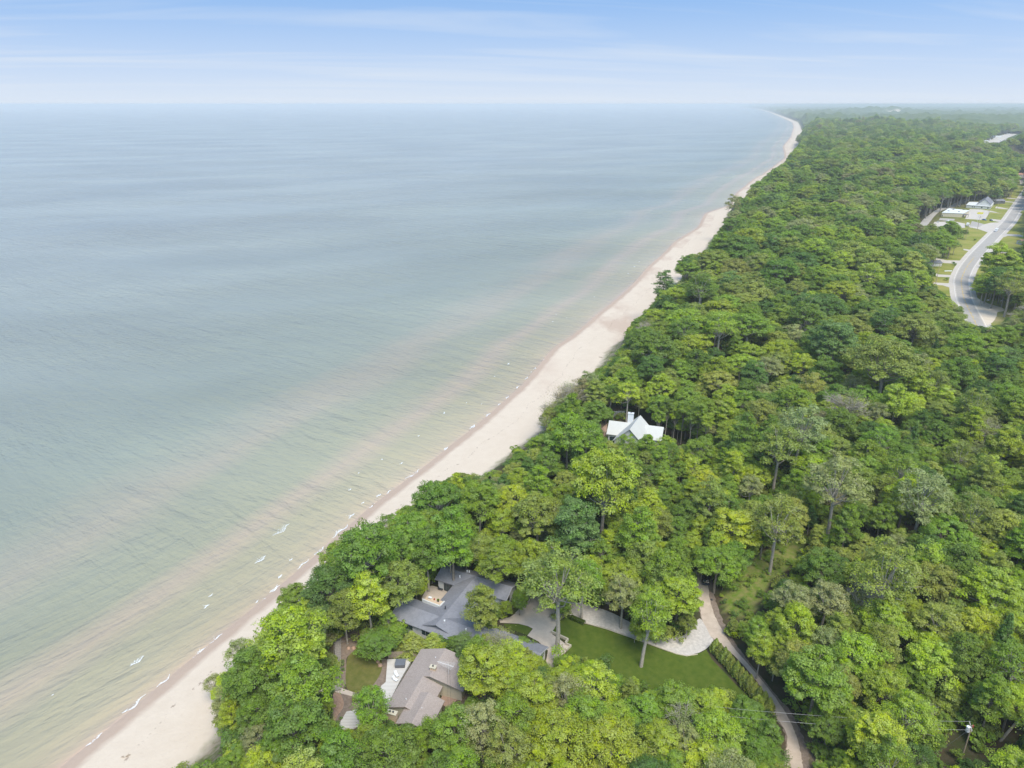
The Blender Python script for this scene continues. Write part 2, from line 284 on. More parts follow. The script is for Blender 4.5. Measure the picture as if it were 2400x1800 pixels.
# ------------------------------------------------------------------ mesh helpers
LOCAL = set()      # things whose parts are built in their own coordinates
class MB:
    def __init__(s): s.v = []; s.f = []
    def poly(s, pts):
        b = len(s.v); s.v += [tuple(map(float, p)) for p in pts]; s.f.append(tuple(range(b, b+len(pts)))); return s
    def prism(s, pts, z0, z1, cap=True):      # vertical prism; pts = xy footprint, ccw
        n = len(pts); b = len(s.v); A = sum(pts[i][0]*pts[(i+1) % n][1]-pts[(i+1) % n][0]*pts[i][1] for i in range(n))
        if A < 0: pts = pts[::-1]
        z0 = z0 if hasattr(z0, '__len__') else [z0]*n; z1 = z1 if hasattr(z1, '__len__') else [z1]*n
        s.v += [(p[0], p[1], z) for p, z in zip(pts, z0)]+[(p[0], p[1], z) for p, z in zip(pts, z1)]
        for i in range(n): j = (i+1) % n; s.f.append((b+i, b+j, b+n+j, b+n+i))
        if cap: s.f.append(tuple(range(b+n, b+2*n))); s.f.append(tuple(range(b+n-1, b-1, -1)))
        return s
    def box(s, cx_, cy_, z0, lx, ly, lz, rz=0):
        c, q = math.cos(rz), math.sin(rz)
        return s.prism([(cx_+c*a-q*b_, cy_+q*a+c*b_) for a, b_ in ((-lx/2, -ly/2), (lx/2, -ly/2), (lx/2, ly/2), (-lx/2, ly/2))], z0, z0+lz)
    def tube(s, pts, rad, n=6, cap=True):
        P = np.array(pts, float); m = len(P); rad = rad if hasattr(rad, '__len__') else [rad]*m; b = len(s.v)
        for i in range(m):
            t = P[min(i+1, m-1)]-P[max(i-1, 0)]; t /= (np.linalg.norm(t)+1e-9)
            a = np.cross(t, (0, 0, 1) if abs(t[2]) < .9 else (1, 0, 0)); a /= np.linalg.norm(a); c = np.cross(t, a)
            for k in range(n):
                g = 2*math.pi*k/n; s.v.append(tuple(P[i]+rad[i]*(math.cos(g)*a+math.sin(g)*c)))
        for i in range(m-1):
            for k in range(n): s.f.append((b+i*n+k, b+i*n+(k+1) % n, b+(i+1)*n+(k+1) % n, b+(i+1)*n+k))
        if cap: s.f.append(tuple(b+k for k in range(n))); s.f.append(tuple(b+(m-1)*n+k for k in range(n-1, -1, -1)))
        return s
    def build(s, name, m, parent=None, smooth=False, origin=None):
        v = s.v
        if parent is None and origin is None and v:
            a = np.array(v); origin = ((a[:, 0].min()+a[:, 0].max())/2, (a[:, 1].min()+a[:, 1].max())/2, a[:, 2].min())
        if origin is not None and parent is None: v = [(p[0]-origin[0], p[1]-origin[1], p[2]-origin[2]) for p in v]
        me = bpy.data.meshes.new(name); me.from_pydata(v, [], s.f); me.materials.append(m)
        if smooth: me.polygons.foreach_set('use_smooth', [True]*len(me.polygons))
        me.update(); o = bpy.data.objects.new(name, me); COL.objects.link(o)
        if parent is not None:
            o.parent = parent
            if parent.name not in LOCAL and (parent.parent is None or parent.parent.name not in LOCAL):
                L0 = parent.location if parent.parent is None else parent.parent.location
                me.transform(__import__('mathutils').Matrix.Translation((-L0[0], -L0[1], -L0[2])))
        elif origin is not None: o.location = origin
        return o
def tag(o, label=None, cat=None, group=None, kind=None):
    for k, v in (('label', label), ('category', cat), ('group', group), ('kind', kind)):
        if v: o[k] = v
    return o
def empty(name, loc, label, cat, group=None, local=False, rz=0):
    o = bpy.data.objects.new(name, None); COL.objects.link(o); o.location = loc; o.rotation_euler = (0, 0, rz)
    if local: LOCAL.add(o.name)
    return tag(o, label, cat, group)
def npmesh(name, V, Fq, m, attrs=None, smooth=False):
    me = bpy.data.meshes.new(name); nv = len(V); nf = len(Fq); k = Fq.shape[1]
    me.vertices.add(nv); me.vertices.foreach_set('co', np.asarray(V, np.float32).ravel())
    me.loops.add(nf*k); me.loops.foreach_set('vertex_index', np.asarray(Fq, np.int32).ravel())
    me.polygons.add(nf); me.polygons.foreach_set('loop_start', np.arange(0, nf*k, k, dtype=np.int32)); me.polygons.foreach_set('loop_total', np.full(nf, k, np.int32))
    me.materials.append(m)
    for nm, (ty, dom, arr) in (attrs or {}).items():
        a = me.attributes.new(nm, ty, dom); a.data.foreach_set('value' if ty == 'FLOAT' else ('vector' if ty == 'FLOAT_VECTOR' else 'color'), np.asarray(arr, np.float32).ravel())
    if smooth: me.polygons.foreach_set('use_smooth', np.ones(nf, bool))
    me.update(calc_edges=True); me.validate(); return me
def link(name, me, kind=None, label=None, cat=None):
    o = bpy.data.objects.new(name, me); COL.objects.link(o); return tag(o, label, cat, None, kind)
# ------------------------------------------------------------------ masks of what the photograph shows open (quarter scale)
MK_W, MK_H = 600, 450
def raster(poly):
    P = [(x/4, y/4) for x, y in poly]; yy, xx = np.mgrid[0:MK_H, 0:MK_W]; xx = xx+.5; yy = yy+.5; ins = np.zeros((MK_H, MK_W), bool)
    for (x1, y1), (x2, y2) in zip(P, P[1:]+P[:1]):
        if y1 == y2: continue
        c = ((y1 > yy) != (y2 > yy)) & (xx < (x2-x1)*(yy-y1)/(y2-y1)+x1); ins ^= c
    return ins
LAKE_EDGE = [(518,1800),(522,1757),(545,1730),(515,1700),(501,1648),(493,1621),(488,1586),(490,1553),(534,1545),(542,1507),(572,1494),(585,1480),(615,1442),(656,1423),(673,1392),(722,1354),(755,1330),(784,1316),(787,1275),(806,1240),(833,1227),(860,1210),(901,1194),(931,1189),(955,1174),(988,1170),(977,1151),(1001,1121),(1034,1118),(1066,1105),(1104,1105),(1110,1118),(1140,1107),(1164,1096),(1197,1075),(1201,1041),(1233,1051),(1258,1038),(1274,1043),(1279,1003),(1263,986),(1263,962),(1296,937),(1317,908),(1355,910),(1355,883),(1385,878),(1393,861),(1420,856),(1434,840),(1461,807),(1469,772),(1502,729),(1526,718),(1532,691),(1556,658),(1533,687),(1563,668),(1584,660),(1584,636),(1590,611),(1611,601),(1639,601),(1644,590),(1666,571),(1674,552),(1685,533),(1712,508),(1716,480),(1725,460),(1744,468),(1750,446),(1780,427),(1808,401),(1830,386),(1853,366),(1873,339),(1864,330),(1864,310),(1878,300),(1878,287),(1871,283),(1840,276),(1800,260),(1800,240)]
VISP = [
 LAKE_EDGE+[(0,240),(0,1800)],
 [(1021,1358),(1040,1327),(1055,1319),(1213,1367),(1196,1392),(1120,1440),(1100,1475),(1064,1488),(985,1478),(934,1446),(940,1421),(962,1400),(990,1398),(998,1378),(1020,1375)],   # grey roof
 [(1165,1455),(1210,1437),(1245,1412),(1262,1385),(1275,1392),(1268,1405),(1330,1460),(1345,1412),(1470,1470),(1490,1500),(1580,1500),(1622,1480),(1650,1452),(1635,1385),(1665,1380),(1690,1470),(1740,1520),(1800,1620),(1850,1700),(1880,1800),(1845,1800),(1838,1700),(1790,1610),(1770,1625),(1730,1640),(1690,1600),(1600,1615),(1520,1600),(1460,1560),(1400,1540),(1330,1530),(1300,1525),(1292,1555),(1276,1537),(1240,1510)],  # drives and lawn
 [(987,1520),(1039,1527),(1108,1574),(1078,1624),(1080,1640),(1090,1660),(1085,1672),(1030,1650),(985,1690),(950,1695),(905,1680),(895,1650),(893,1605),(905,1545),(910,1528),(960,1526)],  # brown house and deck
 [(785,1490),(800,1480),(830,1478),(862,1500),(890,1535),(902,1550),(895,1590),(880,1600),(855,1610),(822,1600),(820,1625),(850,1650),(812,1700),(790,1690),(780,1640)],  # side yard
 [(1690,1390),(1740,1330),(1790,1290),(1830,1265),(1870,1250),(1900,1260),(1880,1300),(1850,1330),(1810,1360),(1790,1400),(1760,1450),(1710,1450)],  # brush clearing
 [(1405,985),(1425,982),(1470,990),(1471,968),(1490,968),(1502,972),(1520,992),(1556,1002),(1600,1010),(1625,1030),(1600,1040),(1560,1020),(1535,1030),(1470,1030),(1425,1030)],  # white house
 [(2190,668),(2193,640),(2186,610),(2200,606),(2250,590),(2262,560),(2275,540),(2262,535),(2190,530),(2180,520),(2205,485),(2225,470),(2262,472),(2300,465),(2310,458),(2330,475),(2370,460),(2400,430),(2400,590),(2380,600),(2320,582),(2300,615),(2292,640),(2280,660),(2282,685),(2320,700),(2355,722),(2340,745),(2320,760),(2295,762),(2262,745),(2262,720),(2240,705),(2222,690)],  # highway
 [(2145,525),(2165,500),(2180,492),(2230,480),(2255,470),(2255,482),(2225,487),(2190,510),(2165,530)],  # side road
 [(2300,335),(2345,312),(2400,298),(2400,312),(2370,328),(2340,338)], [(2365,350),(2400,350),(2400,366),(2385,364)], [(2385,405),(2400,405),(2400,440),(2392,435)],
 [(2061,258),(2072,257),(2094,262),(2095,270),(2070,271)],
 [(1626,1374),(1640,1340),(1648,1338),(1664,1340),(1668,1374),(1680,1430),(1702,1465),(1737,1518),(1778,1565),(1816,1609),(1854,1660),(1882,1710),(1897,1757),(1908,1800),(1838,1800),(1843,1717),(1810,1667),(1782,1609),(1745,1562),(1700,1520)],
 [(2225,1668),(2305,1665),(2318,1700),(2400,1672),(2400,1720),(2340,1770),(2290,1790),(2190,1775),(2235,1735)],
 [(2275,690),(2350,700),(2372,728),(2350,752),(2318,764),(2290,752)],
 [(1335,1400),(1400,1412),(1470,1436),(1478,1480),(1345,1440)],
 [(1438,950),(1470,955),(1460,962),(1438,964)],
]
MASK = np.zeros((MK_H, MK_W), bool)
for p_ in VISP: MASK |= raster(p_)
BRUSH = raster(VISP[5]); LOWG = raster([(2225,1668),(2305,1665),(2318,1700),(2400,1672),(2400,1720),(2340,1770),(2290,1790),(2190,1775),(2235,1735)]); SPARSE = np.zeros_like(MASK)
def blocked(px, py):
    ix = (np.asarray(px)/4).astype(int); iy = (np.asarray(py)/4).astype(int)
    ok = (ix >= 0) & (ix < MK_W) & (iy >= 0) & (iy < MK_H)
    r = np.zeros(ix.shape, bool); r[ok] = MASK[iy[ok], ix[ok]]; return r
# ------------------------------------------------------------------ terrain and water sheets
def sheet(y0, y1, ny, nx, xfun):
    ys = y0+(np.geomspace(1, (y1-y0)/60+1, ny)-1)*60
    S = np.linspace(0, 1, nx); Y = np.repeat(ys[:, None], nx, 1); X = xfun(Y, S[None, :])
    idx = np.arange(ny*nx).reshape(ny, nx)
    Fq = np.stack([idx[:-1, :-1], idx[:-1, 1:], idx[1:, 1:], idx[1:, :-1]], -1).reshape(-1, 4)
    return X, Y, Fq
X, Y, Fq = sheet(20, 47000, 560, 420, lambda Y, s: xs(Y)-14+(1.35*Y+260-xs(Y))*(0.25*s+0.75*s**2.2))
Z = height(X, Y)-drop(X, Y)
fv = lambda a: ('FLOAT', 'POINT', a)
x_, y_ = X.ravel(), Y.ravel(); d_ = dist(x_, y_)
gx, gy, _ = proj(x_, y_, height(x_, y_)); ixm = np.clip((gx/4).astype(int), 0, MK_W-1); iym = np.clip((gy/4).astype(int), 0, MK_H-1)
inframe = (gx > 0) & (gx < 2400) & (gy > 0) & (gy < 1800)
hd = dline(x_, y_, HWS[::2])
def blob(px, py, z, rx, ry, x=x_, y=y_):
    c = U(px, py, z); return np.exp(-(((x-c[0])/rx)**2+((y-c[1])/ry)**2))
grass = np.clip(1.5-hd/55, 0, 1)*(y_ > 350)
brush = np.where(inframe & BRUSH[iym, ixm], 1.0, 0.0)
bare = np.clip(blob(830, 1490, 14, 4, 4.5)+blob(1180, 1680, 14, 3.5, 5)+.9*blob(1950, 1775, 14, 5, 5)+blob(1410, 1000, 17, 5, 7)+blob(2315, 745, 14, 7, 9)+.8*blob(1110, 1640, 14, 3, 4), 0, 1)
damp = np.clip(1.3*blob(1440, 750, 1.5, 16, 70)+blob(1500, 650, 1.5, 14, 50)+.8*blob(1270, 880, 1.5, 8, 40)+1.0*(y_ > 520)*(d_ < 14)*.9+.5*blob(1400, 820, 1, 10, 40), 0, 1)
pit = np.clip(2.2*np.exp(-(((x_-PATCH[0])/140)**2+((y_-PATCH[1])/200)**2))-1.0, 0, 1)
forested = ss(2600, 3000, y_)
terrain = link('ground', npmesh('ground', np.stack([x_, y_, Z.ravel()], -1), Fq, M['land'],
    {'shore': fv(d_), 'width': fv(bw(y_)), 'grass': fv(grass), 'brush': fv(brush), 'bare': fv(bare), 'damp': fv(damp), 'sandpit': fv(pit), 'forested': fv(forested)}, True), 'structure')
X, Y, Fw = sheet(20, 47000, 420, 260, lambda Y, s: xs(Y)+3-(1.4*Y+420)*(0.05*s+0.95*s**2.4))
x_, y_ = X.ravel(), Y.ravel()
water = link('lake', npmesh('lake', np.stack([x_, y_, -drop(x_, y_)], -1), Fw[:, ::-1], M['water'], {'shore': fv(np.maximum(-dist(x_, y_), 0))}, True), 'structure')
# foam
def foam(px, py, lpx, wide=0.5):
    c = U(px, py, 0); dep = proj(c[0], c[1], 0)[2]; ln = lpx*dep/F*1.25; sl_ = float(np.interp(c[1], _t, _sl)); a = math.atan2(1, sl_)+random.uniform(-.12, .12)
    u = np.array((math.cos(a), math.sin(a))); v = np.array((-u[1], u[0]))
    n = int(60+ln*52)
    for _ in range(n):
        t = random.uniform(-1, 1); e = random.expovariate(1)*wide*(1-abs(t)**1.5)*ln*.10
        q = np.array(c)+u*t*ln/2+v*(e+.06*math.sin(t*4+px)*ln+.10*ln*t*t); s_ = random.uniform(.04, .12)*(1-.5*abs(t))*(1+dep/2500)
        z = .03+random.random()*.06; g = random.uniform(0, 3.14)
        fm.poly([(q[0]+s_*math.cos(g+k), q[1]+s_*math.sin(g+k), z-drop(*q)) for k in (0, 1.4, 3.0, 4.5)])
fm = MB()
for a in [(325,1551,30,1.2),(485,1422,13,1.2),(495,1396,11),(124,1629,4),(225,1735,34),(320,1651,50,.3),(387,1597,34,.3),(472,1529,34,.6),(509,1498,30,.6),(623,1406,14,1),(645,1380,24,.4),(657,1353,9,1),(665,1243,44,1.1),(614,1313,28,1.2),(683,1312,9,1),(658,1351,10,1),(647,1381,26,.4),(712,1323,34,.3),(752,1292,30,.6),(825,1210,20,1),(851,1179,8,1),(889,1162,14,1.2),(873,1186,18,.4),(912,1153,16,.4),(821,1148,8,1),(841,1109,4,1),(896,1077,4,1.5),(942,1086,10,.5),(982,1022,6,1),(1042,969,5,1),(972,1113,44,.4),(1046,1053,12,.5),(1110,1001,22,.5),(1145,973,18,.8),(800,1246,50,.4),(1193,853,10,1),(1160,882,4,1),(1042,967,5,1),(1094,944,4),(1129,947,3),(1296,754,4,1),(1328,745,3),(1393,696,4),(1304,737,3),(1214,908,14,.6),(1190,932,14,.6),(1171,948,10,.8),(1236,886,12,.6),(1255,864,14,.4),(1277,843,8,.8),(1108,1000,12,.6),(1046,1051,14,.5),(1499,613,6,1),(1488,625,6,1),(1473,641,5),(1620,526,3)]: foam(*a)
for k in range(5):   # thin broken swash line along the water's edge
    yy = random.uniform(95, 420); pxy = proj(float(xs(yy))-1.0, yy, 0); foam(float(pxy[0]), float(pxy[1]), random.uniform(4, 12)*130/yy+2, .3)
tag(fm.build('foam', M['foam']), kind='stuff')
# ------------------------------------------------------------------ trees
def make_tree_meshes(kind, seed):
    r = np.random.default_rng(seed); P = []; nrm = []; sz = []; var = []; tb = MB()
    def lobe_tree(H, cz_, rx, rz, nl, lr, npf, nleaf, ls, flat=.8, trunk_r=.24, lean=0):
        lobes = []
        tries = 0
        while len(lobes) < nl and tries < 4000:
            tries += 1
            v = r.normal(size=3); v /= np.linalg.norm(v); v[2] = abs(v[2])*1.35-0.62
            q = np.array([v[0]*rx, v[1]*rx, v[2]*rz])*r.uniform(.45, 1.0)**.5
            q += np.array([0, 0, cz_]); rr = lr*r.uniform(.6, 1.4)
            if all(np.linalg.norm(q-o[0]) > .62*(rr+o[1]) for o in lobes): lobes.append((q, rr))
        top = np.array([lean*1.0, 0, cz_*0.62])
        trunk = [(0, 0, -1.2), (lean*.15+r.normal()*.08, r.normal()*.08, H*.18), (lean*.5, r.normal()*.12, H*.38), (lean*.8, 0, H*.55)]
        tb.tube(trunk, [trunk_r*1.25, trunk_r, trunk_r*.82, trunk_r*.62], 7)
        for q, rr in lobes:
            q = q+np.array([lean, 0, 0])
            s0 = np.array(trunk[2])*(1-(u := r.uniform(0, 1)))+np.array(trunk[3])*u
            mid = (s0+q)/2+np.array([0, 0, -.08*np.linalg.norm(q-s0)])+r.normal(size=3)*.2
            tb.tube([s0, mid, q], [trunk_r*.45, trunk_r*.3, trunk_r*.14], 5, False)
            for k in range(npf):
                v = r.normal(size=3); v /= np.linalg.norm(v)
                if v[2] < -.45: v[2] *= -.6
                pc = q+v*rr*np.array([1, 1, flat])*r.uniform(.6, 1.05); pr = rr*r.uniform(.34, .56)
                if k % 3 == 0: tb.tube([q, pc], [trunk_r*.14, .02], 3, False)
                hv = r.uniform(0, 1, 3); n = int(nleaf*r.uniform(.6, 1.4))
                d = r.normal(size=(n, 3)); d /= np.linalg.norm(d, axis=1)[:, None]; d[:, 2] = np.where(d[:, 2] < -.3, -d[:, 2], d[:, 2])
                P.append(pc+d*pr*(r.uniform(.55, 1.12, (n, 1)))*np.array([1, 1, .72])); nn = d*.9+v*.5+r.normal(size=(n, 3))*.55+np.array([0, 0, .45]); nrm.append(nn/np.linalg.norm(nn, axis=1)[:, None])
                sz.append(r.uniform(.65, 1.3, n)*ls); var.append(np.clip(hv*.55+r.uniform(0, 1, (n, 3))*.45, 0, 1))
    if kind == 'round': lobe_tree(17, 10.8, 3.9, 4.9, 24, 1.6, 14, 58, .245)
    elif kind == 'tall': lobe_tree(19, 11.2, 2.7, 6.8, 22, 1.5, 13, 56, .24, trunk_r=.2)
    elif kind == 'spread': lobe_tree(16, 10.8, 5.0, 3.7, 28, 1.6, 13, 58, .245, flat=.75, trunk_r=.3)
    elif kind == 'airy': lobe_tree(18, 11.4, 3.7, 5.0, 20, 1.5, 14, 30, .22, trunk_r=.26)
    elif kind == 'leaning': lobe_tree(18, 12.2, 3.1, 4.8, 16, 1.6, 14, 30, .24, lean=2.2, trunk_r=.34)
    elif kind == 'slender': lobe_tree(17, 13.2, 1.7, 2.9, 11, 1.25, 12, 46, .24, trunk_r=.14)
    elif kind == 'shrub': lobe_tree(2.2, 1.1, .8, .7, 6, .75, 9, 26, .2, trunk_r=.05)
    elif kind == 'bare':
        tb.tube([(0, 0, -1), (.1, 0, 5), (0, .2, 9)], [.22, .17, .11], 6)
        def br(p, dr, L_, rad, lv):
            q = p+dr*L_; mid = (p+q)/2+r.normal(size=3)*L_*.06; tb.tube([p, mid, q], [rad*1.5, rad*1.3, rad*.8], 4, False)
            if lv == 0: return
            for _ in range(4 if lv > 1 else 3):
                v = dr+r.normal(size=3)*.5; v[2] = abs(v[2])*.8; v /= np.linalg.norm(v); br(p+dr*L_*r.uniform(.4, 1), v, L_*.62, rad*.6, lv-1)
        for k in range(9):
            a = k*2.4+r.uniform(-.4, .4); v = np.array([math.cos(a)*.7, math.sin(a)*.7, .75]); br(np.array([0, 0, r.uniform(4, 9)]), v/np.linalg.norm(v), r.uniform(3.2, 4.6), .09, 3)
        n = 2600; a = r.uniform(0, 6.28, n); q = r.normal(size=(n, 3))*np.array([2.2, 2.2, 2.0])+np.array([0, 0, 10.5]); P.append(q); v = r.normal(size=(n, 3))+np.array([0, 0, .5]); nrm.append(v/np.linalg.norm(v, axis=1)[:, None]); sz.append(r.uniform(.15, .3, n)); var.append(r.uniform(0, 1, (n, 3)))
    elif kind == 'conifer' or kind == 'pine':
        H = 16; tb.tube([(0, 0, -1), (0, 0, H*.5), (0, 0, H*.97)], [.22, .14, .03], 6)
        z = 1.2 if kind == 'conifer' else 4.5
        while z < H:
            t = z/H; rad = (1-t)**.85*3.3+.12 if kind == 'conifer' else 2.8*math.sin(math.pi*min(1, (z-3)/(H-2.2)))**.6+.3
            nb = 9 if kind == 'conifer' else 6
            for k in range(nb):
                a = r.uniform(0, 6.28); rl = rad*r.uniform(.75, 1.12); hv = r.uniform(0, 1, 3)
                tb.tube([(0, 0, z), (math.cos(a)*rl, math.sin(a)*rl, z-.18*rl)], [.05, .015], 3, False)
                n = int(30*rl+8) if kind == 'conifer' else int(30*rl); s = r.uniform(.15, 1, n)**.8; wd = .28*rl*(1.1-s*.6)
                P.append(np.stack([math.cos(a)*rl*s+r.normal(size=n)*wd*.8, math.sin(a)*rl*s+r.normal(size=n)*wd*.8, z-.2*rl*s+r.normal(size=n)*.16], -1))
                v = r.normal(size=(n, 3))*.5+np.array([math.cos(a)*.5, math.sin(a)*.5, .8]); nrm.append(v/np.linalg.norm(v, axis=1)[:, None]); sz.append(r.uniform(.2, .38, n)); var.append(np.clip(hv*.5+r.uniform(0, 1, (n, 3))*.5, 0, 1))
            z += .55 if kind == 'conifer' else .9
    elif kind == 'arbor':
        tb.tube([(0, 0, -.3), (0, 0, 3)], [.08, .03], 5)
        n = 2600; t = r.uniform(0, 1, n)**.8; a = r.uniform(0, 6.28, n); rad = .92*np.sin(np.pi*np.clip(.12+.88*t, 0, 1)**.75)**.8*(1-.35*t)*(1+.15*np.sin(5*a+9*t))
        d = np.stack([np.cos(a), np.sin(a), 0*a+.35], -1); P.append(np.stack([np.cos(a)*rad*r.uniform(.75, 1.1, n), np.sin(a)*rad*r.uniform(.75, 1.1, n), .1+3.6*t], -1))
        v = d+r.normal(size=(n, 3))*.5; nrm.append(v/np.linalg.norm(v, axis=1)[:, None]); sz.append(r.uniform(.12, .24, n)); var.append(r.uniform(0, 1, (n, 3)))
    P = np.vstack(P); nrm = np.vstack(nrm); sz = np.concatenate(sz); var = np.vstack(var); n = len(P)
    a = np.cross(nrm, r.normal(size=(n, 3))); a /= np.linalg.norm(a, axis=1)[:, None]; b = np.cross(nrm, a)
    s = sz[:, None]
    V = np.stack([P-a*s*.62, P-b*s*.42+nrm*s*.1, P+a*s*.62, P+b*s*.42+nrm*s*.1], 1).reshape(-1, 3)
    Fl = np.arange(n*4).reshape(n, 4)
    me = npmesh(kind+'_crown', V, Fl, M['leaf'], {'leafvar': ('FLOAT_VECTOR', 'POINT', np.repeat(var, 4, 0))})
    tm = bpy.data.meshes.new(kind+'_trunk'); tm.from_pydata(tb.v, [], tb.f); tm.materials.append(M['palebark'] if (seed % 2 or kind in ('leaning', 'bare', 'airy')) else M['bark']); tm.update()
    zc = float(P[:, 2].mean()); return dict(kind=kind, crown=me, trunk=tm, top=float(P[:, 2].max()), zc=zc, rad=float(np.percentile(np.hypot(P[:, 0]-P[:, 0].mean(), P[:, 1]), 93)), obj=None, tobj=None)
KINDS = ['round']*6+['tall']*4+['spread']*4+['airy']*3+['slender']*2+[ 'leaning', 'bare', 'conifer', 'pine']
VAR = [make_tree_meshes(k, 20+i) for i, k in enumerate(KINDS)]
SHRUB = [make_tree_meshes('shrub', 60+i) for i in range(2)]; ARBOR = [make_tree_meshes('arbor', 70+i) for i in range(2)]
TONES = {  # name: leaf colour
 'bright yellow-green': (.205, .285, .012), 'yellow-green': (.165, .240, .012), 'fresh green': (.115, .195, .012), 'mid green': (.086, .155, .013), 'deep green': (.062, .125, .016),
 'olive': (.138, .190, .022), 'pale grey-green': (.165, .205, .050), 'blue-green': (.085, .150, .026), 'brownish': (.145, .158, .046), 'golden olive': (.172, .225, .026)}
TONES = {k: (v[0]*2.25, v[1]*1.93, v[2]*2.7) for k, v in TONES.items()}
TN = list(TONES)
KP = {'slender': 'slender bare-stemmed tree', 'round': 'rounded broadleaf tree', 'tall': 'tall narrow broadleaf tree', 'spread': 'wide spreading tree', 'airy': 'thinly leafed tree', 'leaning': 'leaning thin-crowned tree', 'bare': 'nearly bare twiggy tree', 'conifer': 'conical evergreen', 'pine': 'sparse pine'}
trees = []   # dict x y z s(xy) sz rot var tone
def vi(kind): return random.choice([i for i, k in enumerate(KINDS) if k == kind])
def add_px(px, py, wpx, tone, kind='round', hs=1.0, label=None, base=False, var=None, rot=None):
    """tree whose crown centre shows at px,py with the given crown width; base=True: px,py is the foot of the trunk"""
    v = vi(kind) if var is None else var; T = VAR[v]; z0 = G0; s = 1.0
    for _ in range(4):
        zc = z0 if base else z0+T['zc']*s*hs*.9
        x, y = U(px, py, zc); z0 = float(height(x, y)); dep = float(proj(x, y, zc)[2]); s = wpx*dep/F/(2*T['rad'])
    trees.append(dict(x=x, y=y, z=z0, s=s, sz=s*hs*.9, rot=random.uniform(0, 6.28) if rot is None else rot, var=v, tone=tone, label=label, man=True))
B, YG, FG, MG, DG, OL, PG, BG, BR, GO = TN
